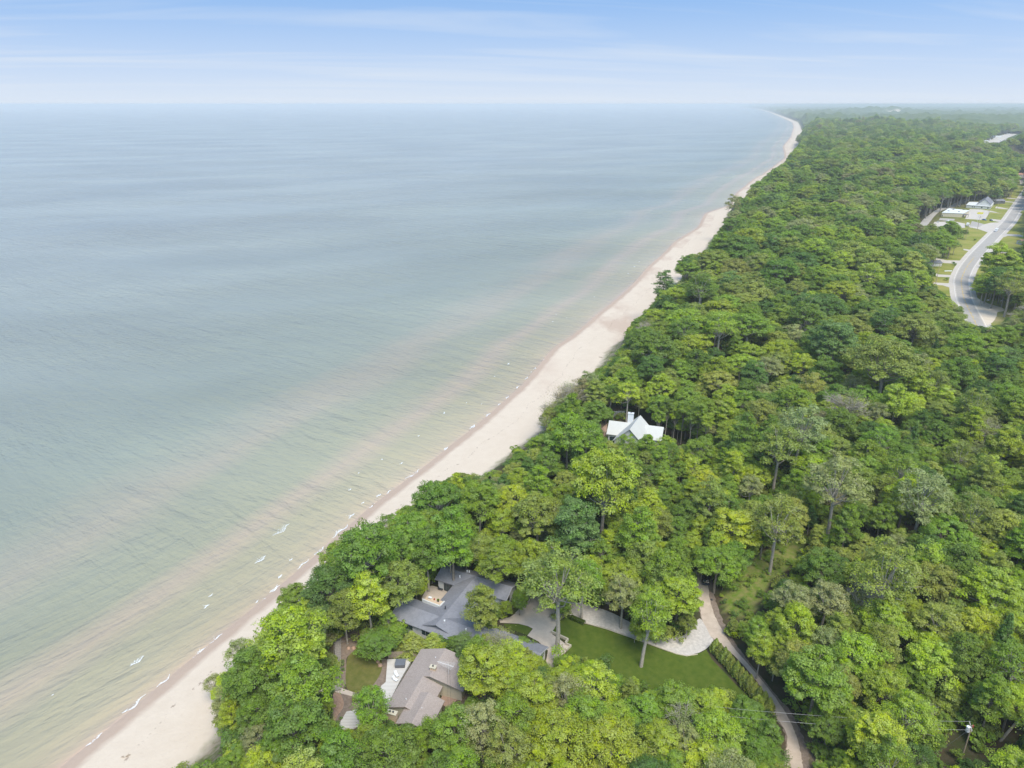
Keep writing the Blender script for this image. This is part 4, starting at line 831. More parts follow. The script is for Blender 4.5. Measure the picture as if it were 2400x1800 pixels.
two_edge('verge', LE, RE, .015, M['dirtedge'], (.35, 1.2), .25)
two_edge('dirt_road', LE, RE, .03, M['dirt'], (0, -.25), .1)
ground_sheet('gravel_drive', [(1335,1412),(1385,1420),(1430,1435),(1470,1455),(1530,1490),(1590,1492),(1615,1480),(1640,1450),(1664,1489),(1672,1500),(1662,1514),(1645,1527),(1610,1536),(1580,1531),(1550,1520),(1500,1501),(1470,1490),(1420,1472),(1365,1458),(1340,1444),(1322,1430)], .045, M['gravel'], jit=.06)
ground_sheet('driveway', [(1258,1392),(1245,1402),(1208,1438),(1195,1447),(1170,1452),(1172,1460),(1215,1462),(1238,1468),(1249,1474),(1236,1490),(1262,1504),(1284,1525),(1280,1550),(1292,1575),(1335,1516),(1292,1485),(1310,1455),(1332,1441),(1346,1413),(1300,1398)], .06, M['concrete'], sm=False)
ground_sheet('lawn', [(1310,1456),(1293,1483),(1331,1502),(1326,1511),(1337,1517),(1295,1570),(1290,1610),(1420,1650),(1560,1650),(1700,1655),(1792,1665),(1760,1637),(1725,1605),(1668,1545),(1655,1522),(1645,1529),(1610,1538),(1560,1526),(1500,1503),(1420,1475),(1365,1461),(1335,1442)], .022, M['lawn'], sm=False)
ground_sheet('lawn', [(1180,1462),(1225,1463),(1247,1473),(1237,1489),(1185,1470)], .02, M['lawn'], sm=False)
ground_sheet('lawn', [(1205,1440),(1240,1408),(1262,1380),(1250,1368),(1225,1385),(1205,1420),(1180,1432)], .02, M['olivelawn'])
ground_sheet('lawn', [(848,1500),(872,1512),(893,1545),(893,1575),(870,1610),(840,1622),(812,1610),(814,1545),(830,1525)], .02, M['olivelawn'])
ground_sheet('bare_soil', [(797,1488),(820,1476),(850,1480),(870,1500),(845,1503),(828,1528),(812,1545),(811,1600),(797,1605)], .012, M['dirtedge'], jit=.1)
ground_sheet('bare_soil', [(845,1600),(870,1560),(905,1545),(912,1600),(880,1660),(830,1700),(790,1700),(788,1640),(810,1620)], .008, M['dirtedge'], jit=.1)
ground_sheet('leaf_litter', [(785,1618),(800,1630),(806,1655),(795,1672),(783,1690),(778,1650)], .03, M['orange'], jit=.1)
ground_sheet('leaf_litter', [(1225,1372),(1238,1378),(1233,1395),(1220,1410),(1200,1425),(1198,1418),(1214,1400)], .03, M['dirtedge'], jit=.1)
ground_sheet('courtyard', [(1048,1606),(1072,1622),(1072,1640),(1064,1648),(1088,1662),(1082,1676),(1036,1652),(1032,1640)], .05, M['brownpatio'], sm=False)
ground_sheet('path', [(785,1612),(797,1612),(835,1625),(855,1636),(850,1642),(828,1633),(786,1622)], .05, M['concrete'], sm=False)
ground_sheet('bare_soil', [(1396,1000),(1400,985),(1418,966),(1436,962),(1428,985),(1420,1010),(1412,1030),(1400,1020)], .02, M['rock'], jit=.3)
# ---- highway
hw = catmull(HW, 14)
fx = lambda b, n, m, k='structure': tag(fixup(b).build(n, m), kind=k)
fx(ribbon(MB(), hw, -7.9, 7.9, .035, None), 'highway_shoulder', M['shoulder'])
fx(ribbon(MB(), hw, -3.9, 4.1, .055), 'highway', M['asphalt'])
b = MB(); ribbon(b, hw, -4.9, -4.72, .075); ribbon(b, hw, 4.72, 4.9, .075); fx(b, 'lane_markings', M['whitepaint'])
b = MB(); ribbon(b, hw[:118], -.35, -.12, .076); ribbon(b, hw[:118], .12, .35, .076, (4, 2)); fx(b, 'centre_line', M['yellowpaint'])
ground_sheet('sandy_apron', [(2270,722),(2268,700),(2274,680),(2281,690),(2301,705),(2331,716),(2350,722),(2352,729),(2338,732),(2335,743),(2323,758),(2301,765),(2283,765),(2268,750)], .045, M['sandlot'], jit=.1)
for P in ([(2188,662),(2222,664),(2236,655),(2244,680),(2234,690),(2225,674),(2210,669),(2188,667)], [(2186,638),(2200,643),(2231,645),(2245,632),(2240,655),(2231,650),(2200,649),(2186,645)], [(2190,604),(2200,606),(2218,610),(2255,611),(2275,600),(2258,625),(2250,618),(2218,617),(2195,614)],
          [(2258,583),(2283,587),(2302,572),(2290,592),(2280,591),(2258,586)], [(2318,592),(2328,585),(2345,589),(2376,592),(2376,595),(2340,592),(2322,600)], [(2347,549),(2362,548),(2400,551),(2400,555),(2362,553),(2345,558)],
          [(2273,533),(2293,537),(2316,545),(2330,538),(2345,521),(2322,522),(2305,526),(2280,525),(2268,528)], [(2262,513),(2308,516),(2320,497),(2345,500),(2352,502),(2326,495),(2300,491),(2273,490),(2268,497)], [(2318,516),(2345,521),(2350,516),(2322,513)],
          [(2335,484),(2362,489),(2364,491),(2332,488)], [(2350,471),(2385,474),(2388,476),(2350,473)], [(2360,463),(2390,466),(2391,468),(2360,465)]):
    ground_sheet('side_drive', P, .045, M['shoulder'], sm=False)
ground_sheet('parking_lot', [(2278,518),(2306,525),(2296,532),(2272,531)], .06, M['asphalt'], sm=False); ground_sheet('parking_lot', [(2203,511),(2238,513),(2236,519),(2200,516)], .06, M['asphalt'], sm=False)
ground_sheet('parking_lot', [(2190,520),(2236,519),(2262,524),(2262,534),(2200,534),(2186,528)], .05, M['shoulder'], sm=False)
sr = catmull([U(x, y, G0) for x, y in [(2135,545),(2163,527),(2182,505),(2200,492),(2232,484),(2252,474),(2270,466)]], 8); fx(ribbon(MB(), sr, -4, 4, .04), 'side_road', M['asphalt'])
ground_sheet('town_road', [(2300,337),(2345,318),(2400,300),(2440,290),(2440,296),(2400,308),(2365,322),(2342,334),(2318,338)], .3, M['shoulder'], sm=False)
ground_sheet('town_road', [(2362,350),(2400,352),(2440,355),(2440,368),(2400,366),(2382,362)], .3, M['shoulder'], sm=False)
ground_sheet('town_road', [(2386,404),(2402,404),(2430,425),(2402,440),(2390,430)], .3, M['concrete'], sm=False)
# ------------------------------------------------------------------ houses
def unit(v): v = np.array(v, float); return v/np.linalg.norm(v)
def slab(b, q, th):   # sloping roof slab from four corner points, thickness downward
    q = [np.array(p, float) for p in q]; k = len(b.v); n = len(q)
    nn = np.cross(q[1]-q[0], q[2]-q[0])
    if nn[2] < 0: q = q[::-1]
    b.v += [tuple(p) for p in q]+[tuple(p-np.array([0, 0, th])) for p in q]
    b.f.append(tuple(range(k, k+n))); b.f.append(tuple(range(k+2*n-1, k+n-1, -1)))
    for i in range(n): j = (i+1) % n; b.f.append((k+n+i, k+n+j, k+j, k+i))
def gable(rb, wb, p0, u, L_, Wd, ze, zr, over=.6, zg=G0, ends=True, rpos=.5, th=.22):
    u = unit(u); v = np.array([-u[1], u[0]]); p0 = np.array(p0, float)
    P = lambda a, c, z: (*(p0+u*a+v*c), z)
    slab(rb, [P(0, 0, ze), P(L_, 0, ze), P(L_, Wd*rpos, zr), P(0, Wd*rpos, zr)], th); slab(rb, [P(0, Wd*rpos, zr+.003), P(L_, Wd*rpos, zr+.003), P(L_, Wd, ze), P(0, Wd, ze)], th)
    o = over; k = len(wb.v); zf = lambda c: ze+(zr-ze)*min(c/(Wd*rpos), (Wd-c)/(Wd*(1-rpos)))-th-.02
    pts = [(o, o), (L_-o, o), (L_-o, Wd-o), (o, Wd-o)]
    wb.prism([tuple(p0+u*a+v*c) for a, c in pts], zg, ze-th)
    for a in ((o, o+.15), (L_-o-.15, L_-o)):
        if ends:
            t = [(*(p0+u*a[0]+v*o), zf(o)-.0), (*(p0+u*a[0]+v*(Wd-o)), zf(Wd-o)), (*(p0+u*a[0]+v*Wd*rpos), zr-th-.02)]
            t2 = [(*(p0+u*a[1]+v*o), zf(o)), (*(p0+u*a[1]+v*(Wd-o)), zf(Wd-o)), (*(p0+u*a[1]+v*Wd*rpos), zr-th-.02)]
            z_ = ze-th+.002; w_ = [(t[0][0], t[0][1], z_), (t[1][0], t[1][1], z_)]; w2 = [(t2[0][0], t2[0][1], z_), (t2[1][0], t2[1][1], z_)]
            k = len(wb.v); wb.v += [w_[0], w_[1], t[1], t[2], t[0], w2[0], w2[1], t2[1], t2[2], t2[0]]
            wb.f += [(k, k+4, k+3, k+2, k+1), (k+5, k+6, k+7, k+8, k+9)]+[(k+i, k+(i+1) % 5, k+5+(i+1) % 5, k+5+i) for i in range(5)]
    return P
def window(parent, P0, P1, z0, z1, out=.06, name='window', frame='white', glass='glass', mull=1):
    """glazed opening on a wall between two xy points"""
    P0, P1 = np.array(P0), np.array(P1); u = unit(P1-P0); n = np.array([u[1], -u[0]]); L_ = float(np.linalg.norm(P1-P0)); a = math.atan2(u[1], u[0]); f = MB(); g = MB(); t = .08
    c = (P0+P1)/2+n*out/2
    f.box(*c, z0, L_, out, t, a); f.box(*c, z1-t, L_, out, t, a)
    for s_ in np.linspace(0, 1, mull+2): q = P0+u*(t/2+(L_-t)*s_)+n*out/2; f.box(*q, z0+t, t, out-.004, z1-z0-2*t, a)
    g.box(*(c+n*(-.01)), z0+t, L_-2*t, out*.4, z1-z0-2*t, a)
    fo = f.build(name, M[frame], parent); g.build('pane', M[glass], fo); return fo
# dark grey ranch house
fa = np.array(U(1053, 1320, 17.4)); ua_ = unit(np.array(U(1213, 1367, 17.3))-fa); va = np.array([-ua_[1], ua_[0]]); na = np.array(U(1021, 1359, 17.2)); wa = float((fa-na)@va)
gh = empty('grey_house', (*fa, G0), 'long low house with dark grey shingle roof in connected wings and white gables', 'house')
rb, wb = MB(), MB(); La = float((np.array(U(1213, 1367, 17.3))-fa)@ua_)+.3
PA = gable(rb, wb, fa-va*wa, ua_, La, wa, 17.3, 18.9)
fb = np.array(U(960, 1399, 17.2)); ub = unit(np.array(U(1286, 1516, 17.2))-fb); vb = np.array([-ub[1], ub[0]]); Lb = float((np.array(U(1286, 1516, 17.2))-fb)@ub); wbb = 8.6
PB = gable(rb, wb, fb-vb*wbb, ub, Lb, wbb, 17.2, 18.75)
s0 = np.array(U(1045, 1435, 19.0)); us_ = va; ws = 9.4; st = s0-us_*5.0+ua_*0-np.array([-us_[1], us_[0]])*ws/2
PS = gable(rb, wb, st, us_, float((fa-va*wa/2-s0)@us_)+5.0, ws, 17.25, 19.0, ends=False)
rf = rb.build('roof', M['greyroof'], gh); wb.build('wall', M['white'], gh)
tb = MB()
for PX_, L_, W2, ze in ((PA, La, wa, 17.3), (PB, Lb, wbb, 17.2)):
    for a in (-.06, L_-.02):
        for c0, c1, z0, z1 in ((0, W2/2, ze, ze+1.57), (W2/2, W2, ze+1.57, ze)):
            p, q, r_, s_ = PX_(a, c0, z0+.02), PX_(a+.08, c0, z0+.02), PX_(a+.08, c1, z1+.02), PX_(a, c1, z1+.02); slab(tb, [p, q, r_, s_], .3)
tb.build('fascia', M['trim'], gh)
wall = lambda P_, a0, a1, c: (np.array(P_(a0, c, 0))[:2], np.array(P_(a1, c, 0))[:2])
window(gh, *wall(PA, 2.3, 4.8, .6), G0+.1, 16.6, name='sliding_door', frame='darkmetal', mull=2)
window(gh, *wall(PA, La-6, La-3.5, .6), 15, 16.6); window(gh, np.array(PA(La-.6, 1.5, 0))[:2], np.array(PA(La-.6, 3.3, 0))[:2], 15, 16.7, frame='darkmetal')
window(gh, np.array(PB(Lb-.6, 1.3, 0))[:2], np.array(PB(Lb-.6, 6.8, 0))[:2], G0+.05, 16.4, name='garage_door', frame='trim', glass='white', mull=0)
window(gh, *wall(PB, 4, 6.5, .6), 15, 16.5); window(gh, *wall(PB, 9, 11.5, .6), 15, 16.5)
for px, py in ((1095,1340),(1100,1341),(1078,1352),(1042,1457),(1092,1477)):
    q = U(px, py, 18.5); v_ = MB(); v_.box(*q, 17.9, .28, .28, .95); v_.box(*q, 18.852, .38, .38, .08); v_.build('roof_vent', M['white2'], gh)
cp_ = MB(); cp_.box(*U(1044, 1426, 18.9), 18.4, .3, .3, 1.2); cp_.build('flue', M['darkmetal'], gh)
ground_sheet('terrace', [(996,1388),(1001,1378),(1016,1374),(1045,1386),(1050,1392),(1036,1410),(1030,1424),(990,1408)], .12, M['concrete'])
tw = MB(); A_, B2 = np.array(U(991, 1404, 17.9)), np.array(U(1032, 1420, 17.9)); ang = math.atan2(*(B2-A_)[::-1]); tw.box(*((A_+B2)/2-vb*.2), G0, np.linalg.norm(B2-A_), .35, 4.1, ang); tw.box(*(B2+vb*.9), G0, .35, 2.0, 4.1, ang)
tag(tw.build('terrace_wall', M['white']), 'white rendered wall standing between the terrace and the dark grey roof', 'wall')
tf = MB(); tf.box(*((A_+B2)/2+vb*.95), G0, np.linalg.norm(B2-A_)-.4, 1.9, 3.75, ang); tag(tf.build('roof_terrace', M['tan']), 'tan paved terrace top behind the white wall', 'terrace')
for (px, py, w_, m, nm, lb, ct) in ((1008,1402,.9,'white2','patio_table','small white table on the tan terrace behind the white wall','table'), (1018,1405,.45,'red','flower_pot','small red flower pot on the tan terrace','pot'), (1027,1409,.6,'darkmetal','planter','dark round planter at the terrace corner by the white wall','planter')):
    q = U(px, py, 17.9); z0 = 17.75
    t = empty(nm, (*q, z0), lb, ct)
    if nm == 'patio_table':
        MB().box(*q, z0+.4, w_, w_*.7, .06, ang).build('tabletop', M[m], t)
        for a, c in ((1, 1), (1, -1), (-1, 1), (-1, -1)): MB().box(q[0]+a*w_*.4, q[1]+c*w_*.25, z0, .06, .06, .4).build('leg', M[m], t)
    else:
        MB().tube([(*q, z0), (*q, z0+w_*.8)], [w_*.35, w_*.5], 10).build('pot', M[m], t)
        if nm == 'planter': MB().tube([(*q, z0+w_*.8), (*q, z0+w_*1.1), (*q, z0+w_*1.5)], [w_*.45, w_*.6, w_*.1], 8).build('plant', M['lawn'], t)
def chair(px, py, z, rz, label, mt='white2', name='lounge_chair'):
    q = U(px, py, z+.3); t = empty(name, (*q, z), label, 'chair'); c, s_ = math.cos(rz), math.sin(rz); L2 = lambda a, b: (q[0]+c*a-s_*b, q[1]+s_*a+c*b)
    MB().box(*L2(0, 0), z+.32, .62, 1.1, .08, rz).build('seat', M[mt], t)
    k = MB(); a, b = L2(-.31, .5), L2(.31, .5); a2, b2 = L2(-.31, .78), L2(.31, .78); slab(k, [(*a, z+.42), (*b, z+.42), (*b2, z+1.0), (*a2, z+1.0)], .07); k.build('backrest', M[mt], t)
    for i in (-.26, .26):
        for j in (-.5, .5): MB().box(*L2(i, j), z, .05, .05, .32, rz).build('leg', M[mt], t)
chair(985, 1342, G0, .4, 'white lounge chair under the trees left of the grey roof, nearer one'); chair(991, 1336, G0, -.5, 'white lounge chair under the trees left of the grey roof, farther one')
chair(1033, 1381, G0+.12, 1.2, 'dark chair beside the sliding glass door on the terrace', 'darkmetal')
# brown house
P1 = np.array(U(987, 1521, 17.4)); P1b = np.array(U(903, 1657, 17.4)); a_ = unit(P1b-P1); P3 = np.array(U(1108, 1575, 17.4)); P4 = np.array(U(1076, 1624, 17.4)); n_ = np.array([-a_[1], a_[0]])
wB = abs(float((P3-P1)@n_)); bh = empty('brown_house', (*P1, G0), 'house with brown speckled shingle roof, tan chimney and rooftop antenna', 'house')
rb, wb = MB(), MB(); sgn = 1 if (P3-P1)@n_ > 0 else -1
L1 = float((P4-P3)@a_)+1.4
back = -a_*0; rpos = float((np.array(U(1039, 1528, 19.3))-P1)@n_)/float((P3-P1)@n_)
rp = 1-rpos if sgn < 0 else rpos; rp = min(max(rp, .35), .65)
start = P1 if sgn > 0 else P1+n_*sgn*wB
PBm = gable(rb, wb, start-a_*.0, a_, L1+1.0, wB, 17.4, 19.3, rpos=rp)
W2 = wB*.66; start2 = P1+a_*(L1+.9)+(n_*0.0 if sgn > 0 else n_*sgn*W2)
PB2 = gable(rb, wb, start2, a_, 9.0, W2, 17.3, 18.9, rpos=.5)
W3 = wB*.42; s3 = P1+a_*(L1+5.0)+n_*sgn*(wB*.30)+(0 if sgn > 0 else n_*sgn*W3)
PB3 = gable(rb, wb, s3, a_, 8.5, W3+1.4, 17.9, 19.15, rpos=.5)
rb.build('roof', M['brownroof'], bh); wb.build('wall', M['tanbrick'], bh)
def chimney(px, py, z0, z1, lx, ly, ang_, parent, body='tan', cap='white', pots=1, zc=None):
    q = np.array(U(px, py, z1)); c = MB(); c.box(*q, z0, lx, ly, z1-z0-.12, ang_); o = c.build('chimney', M[body], parent); c = MB(); c.box(*q, z1-.12, lx+.25, ly+.25, .14, ang_); c.build('chimney_cap', M[cap], o)
    for i in range(pots):
        r_ = q+np.array([math.cos(ang_), math.sin(ang_)])*(i-(pots-1)/2)*.7; MB().tube([(*r_, z1+.02), (*r_, z1+.35)], .17, 10).build('flue', M['darkmetal'], o)
ang_b = math.atan2(a_[1], a_[0])+math.pi/2
chimney(1015, 1562, 17.8, 20.0, 1.25, .8, ang_b, bh, 'tan', 'tanbrick'); chimney(918, 1669, 16.5, 18.9, 2.1, .9, ang_b, bh, 'tan', 'tanbrick', 2)
for px, py in ((1021,1544),(952,1641),(989,1663)): q = U(px, py, 18.6); MB().tube([(*q, 17.6), (*q, 19.1)], .09, 8).build('roof_vent', M['white2'], bh)
an = MB(); q0, q1 = np.array(U(1025, 1550, 21.2)), np.array(U(1064, 1563, 21.2)); an.tube([(*q0, 21.2), (*q1, 21.2)], .04, 5); ux = unit(q1-q0); nx_ = np.array([-ux[1], ux[0]])
for i in range(15): c = q0+(q1-q0)*(.1+i/15*.9); l_ = .45+.05*i; an.tube([(*(c-nx_*l_), 21.22), (*(c+nx_*l_), 21.22)], .02, 4)
m_ = (q0*.35+q1*.65); an.tube([(*m_, 18.6), (*m_, 21.6)], .035, 5); an.build('antenna', M['white2'], bh)
pq = lambda px, py: np.array(U(px, py, 15.6))
window(bh, pq(1052, 1611), pq(1070, 1622), G0+.1, 16.4, name='entrance_door', frame='wood', mull=1)
ca_, cb_ = np.array(PBm(1.5, .6, 0))[:2], np.array(PBm(4.0, .6, 0))[:2]; window(bh, cb_, ca_, 14.9, 16.6, mull=2); window(bh, np.array(PB2(2, .6, 0))[:2], np.array(PB2(4.2, .6, 0))[:2], 14.9, 16.5); window(bh, np.array(PB2(5.5, .6, 0))[:2], np.array(PB2(7.5, .6, 0))[:2], 14.9, 16.5)
# deck with its fence, tub and chairs
def deckmat():
    m = bpy.data.materials.new('deck_boards'); n, l, p = nodes(m); t = n.new('ShaderNodeTexCoord'); wv = n.new('ShaderNodeTexWave'); wv.bands_direction = 'Y'; wv.inputs['Scale'].default_value = .8; wv.inputs['Distortion'].default_value = .3
    l.new(t.outputs['Object'], wv.inputs['Vector']); r = n.new('ShaderNodeValToRGB'); e = r.color_ramp.elements; e[0].position = .02; e[0].color = (.32, .28, .24, 1); e[1].position = .22; e[1].color = (.58, .55, .51, 1); l.new(wv.outputs[0], r.inputs[0]); l.new(r.outputs[0], p.inputs['Base Color']); p.inputs['Roughness'].default_value = .85; return m
M['deckb'] = deckmat()
dk = MB(); dk.prism([U(x, y, 14.7) for x, y in [(908,1545),(967,1543),(940,1590),(907,1655),(889,1630),(893,1608),(904,1598)]], G0, 14.7); tag(dk.build('deck', M['deckb']), 'pale weathered wooden deck beside the brown roofed house', 'deck')
dk = MB(); dk.prism([U(x, y, 14.2) for x, y in [(812,1668),(850,1660),(850,1700),(806,1715),(793,1700)]], G0, 14.25); tag(dk.build('deck', M['deckb']), 'lower pale deck partly hidden by trees left of the brown roof', 'deck')
def board_fence(px, h, label, m='wood'):
    pts = [np.array(U(x, y, G0)) for x, y in px]; f = empty('wooden_fence', (*pts[0], G0), label, 'fence'); b = MB(); r_ = MB()
    for p, q in zip(pts[:-1], pts[1:]):
        L_ = np.linalg.norm(q-p); k = int(L_/.2); a = math.atan2(*(q-p)[::-1]); r_.box(*((p+q)/2), G0+.4, L_, .08, .09, a); r_.box(*((p+q)/2), G0+h-.4, L_, .08, .09, a); MB().box(*p, G0, .12, .12, h+.12, a).build('post', M[m], f)
        for i in range(k): c = p+(q-p)*(i+.5)/k; b.box(c[0]+math.sin(a)*.055, c[1]-math.cos(a)*.055, G0+.05, .17, .025, h+random.uniform(-.04, .04), a)
    b.build('boards', M[m], f); r_.build('rail', M[m], f)
board_fence([(911,1543),(958,1541),(977,1549)], 1.9, 'brown board fence along the far side of the pale deck')
q = U(938, 1553, 15.4); hot = empty('hot_tub', (*q, 14.7), 'square hot tub with folded grey cover on the pale deck', 'hot tub'); MB().box(*q, 14.7, 2.2, 2.0, .78, .05).build('shell', M['greysiding'], hot)
MB().box(q[0], q[1]+.51, 15.482, 2.3, 1.03, .12, .05).build('cover', M['spa'], hot); MB().box(q[0], q[1]-.51, 15.482, 2.3, .98, .12, .05).build('cover', M['spa'], hot)
chair(930, 1582, 14.7, .6, 'white deck chair by the edge of the brown roof, farther one'); chair(927, 1593, 14.7, .9, 'white deck chair by the edge of the brown roof, nearer one')
bw_ = empty('boardwalk', (*U(791, 1550, G0), G0), 'narrow grey plank boardwalk running along the bluff beside the side yard', 'boardwalk')
e0, e1 = np.array(U(792, 1494, 14.4)), np.array(U(791, 1616, 14.4)); wk = MB(); n = 60; ux = unit(e1-e0); aw = math.atan2(ux[1], ux[0])
for i in range(4): c = (e0+e1)/2+np.array([-ux[1], ux[0]])*(i-1.5)*.33; wk.box(*c, G0+.3, np.linalg.norm(e1-e0), .3, .07, aw)
wk.build('planks', M['greywood'], bw_)
for i in range(7):
    c = e0+(e1-e0)*i/6
    MB().box(*c, G0-.3, .12, 1.4, .595, aw).build('support', M['greywood'], bw_)
for s_ in (-.78, .78):
    rr = MB(); rr.box(*((e0+e1)/2+np.array([-ux[1], ux[0]])*s_), G0+1.2, np.linalg.norm(e1-e0), .07, .07, aw)
    for i in range(9): c = e0+(e1-e0)*i/8+np.array([-ux[1], ux[0]])*s_; rr.box(*c, G0+.3, .07, .07, .9, aw)
    rr.build('railing', M['greywood'], bw_)
# garden hut on posts
q = U(882, 1388, 15.8); hu = empty('garden_hut', (*q, G0), 'small weathered wooden hut with shingle roof under the seaside trees', 'hut'); rb, wb = MB(), MB(); gable(rb, wb, (q[0]-1.3, q[1]-1.2), (1, .25), 2.6, 2.4, 16.3, 17.2, .25); rb.build('roof', M['wood'], hu); wb.build('wall', M['greywood'], hu); window(hu, (q[0]-.5, q[1]-1.0), (q[0]+.5, q[1]-.75), G0+.1, 15.9, name='door', frame='wood', mull=0)
# white house beyond
wh = None
r0, r1 = np.array(U(1428, 985, 22.0)), np.array(U(1556, 1001, 22.0)); uw = unit(r1-r0); vw = np.array([-uw[1], uw[0]]); Lw = float(np.linalg.norm(r1-r0))
zw = 14.0; wh = empty('white_house', (*r0, zw), 'house with bright white metal roof, tall cross gable and white chimney among trees', 'house')
rb, wb = MB(), MB(); Pm = gable(rb, wb, r0-vw*5.2, uw, Lw, 10.4, 18.6, 22.0, over=.6, zg=12.5)
pk = np.array(U(1501, 973, 24.4)); pf = np.array(U(1468, 1016, 24.4)); uc = unit(pf-pk); vc = np.array([-uc[1], uc[0]]); Lc = 14.0
Pc = gable(rb, wb, pk-vc*6.3, uc, Lc, 12.6, 18.3, 24.4, over=.6, zg=12.5)
rb.build('roof', M['whiteroof'], wh); wb.build('wall', M['white'], wh)
chimney(1479, 968, 19.0, 25.4, 2.1, 1.3, math.atan2(uw[1], uw[0]), wh, 'white2', 'white', 1)
window(wh, np.array(Pm(0.6, 6.5, 0))[:2], np.array(Pm(.6, 3.5, 0))[:2], 15.2, 17.4, frame='darkmetal', mull=2); window(wh, np.array(Pm(1.2, .6, 0))[:2], np.array(Pm(3.6, .6, 0))[:2], 15.0, 17.4, frame='darkmetal'); window(wh, np.array(Pm(Lw-4, .6, 0))[:2], np.array(Pm(Lw-1.6, .6, 0))[:2], 15.0, 17.0, frame='darkmetal')
ground_sheet('concrete_pad', [(1560,1075),(1590,1070),(1602,1100),(1590,1115),(1565,1100)], .05, M['white'], sm=False)
q = U(1614, 1059, 15); um = empty('parasol', (*q, G0), 'blue parasol glimpsed through the trees right of the white house', 'parasol'); MB().tube([(*q, G0), (*q, G0+2.4)], .04, 6).build('pole', M['white2'], um); MB().tube([(*q, G0+2.0), (*q, G0+2.5)], [1.5, .05], 8).build('canopy', M['blue'], um)
q = U(1445, 958, 17.5); lk = empty('lookout_deck', (*q, 14), 'small grey lookout platform with white railing on the slope above the white house', 'platform'); zg_ = float(height(*q)); MB().box(*q, zg_-1, 7, 2.2, 2.6, .1).build('platform', M['greywood'], lk)
ra = MB(); ra.box(q[0], q[1]-1.05, zg_+2.6, 7, .07, .08, .1); ra.box(q[0], q[1]-1.05, zg_+2.1, 7, .05, .05, .1)
for i in range(9): ra.box(q[0]-3.4*math.cos(.1)+i*.85*math.cos(.1), q[1]-1.05-3.4*math.sin(.1)+i*.85*math.sin(.1), zg_+1.6, .07, .07, 1.0, .1)
ra.build('railing', M['white2'], lk)
# walls, box hedge and edging by the drive
def low_wall(px, h, w_, name, m, label, cat, zb=G0):
    pts = [np.array(U(x, y, G0)) for x, y in px]; b = MB()
    for i, (p, q) in enumerate(zip(pts[:-1], pts[1:])): a = math.atan2(*(q-p)[::-1]); b.box(*((p+q)/2), zb-.1, np.linalg.norm(q-p)+(w_*.98 if i < len(pts)-2 else 0), w_, h+.1+.003*i, a)
    return tag(b.build(name, M[m]), label, cat)
low_wall([(1293,1484),(1331,1502),(1325,1510)], .75, .3, 'retaining_wall', 'kerb', 'low pale stone wall stepping between concrete drive and lawn', 'wall')
low_wall([(1327,1511),(1338,1516),(1327,1526)], .6, .25, 'retaining_wall', 'kerb', 'short pale stone wall corner next to the tall bare trunk', 'wall')
low_wall([(1378,1404),(1410,1410),(1440,1421),(1462,1423)], .5, .35, 'garden_wall', 'kerb', 'low curved stone wall under the trees behind the gravel drive', 'wall')
low_wall([(1208,1438),(1245,1403)], .16, .18, 'kerb', 'kerb', 'pale kerb on the left side of the concrete drive', 'kerb'); low_wall([(1340,1445),(1365,1459),(1420,1474),(1500,1502),(1560,1524),(1585,1533),(1610,1538),(1635,1534)], .16, .16, 'kerb', 'kerb', 'pale curved kerb between gravel drive and green lawn', 'kerb')
hq0, hq1 = np.array(U(1338, 1446, 14.5)), np.array(U(1370, 1460, 14.5)); n = 2600; f = rng.random(n)[:, None]; dv = unit(hq1-hq0); nv_ = np.array([-dv[1], dv[0]])
cc = rng.uniform(-1, 1, (n, 2)); side = rng.integers(0, 3, n); hx = hq0+(hq1-hq0)*f+nv_*(np.where(side == 0, np.sign(cc[:, 0])*.5, cc[:, 0]*.5))[:, None]; hz_ = np.where(side == 0, G0+.45+cc[:, 1]*.45, G0+.88+rng.uniform(-.05, .05, n))
nn = rng.normal(size=(n, 3))+np.array([0, 0, .6]); nn /= np.linalg.norm(nn, axis=1)[:, None]; aa = np.cross(nn, rng.normal(size=(n, 3))); aa /= np.linalg.norm(aa, axis=1)[:, None]; bb = np.cross(nn, aa)
P_ = np.concatenate([hx, hz_[:, None]], 1)-np.array([*((hq0+hq1)/2), G0]); V = np.stack([P_-aa*.13, P_-bb*.09, P_+aa*.13, P_+bb*.09], 1).reshape(-1, 3)
ho = link('box_hedge', npmesh('box_hedge', V, np.arange(4*n).reshape(n, 4), M['leaf'], {'leafvar': ('FLOAT_VECTOR', 'POINT', np.repeat(rng.random((n, 3)), 4, 0))}), None, 'clipped box hedge strip between gravel drive and lawn', 'hedge'); ho.location = (*((hq0+hq1)/2), G0); ho['tone'] = [.10, .15, .015]
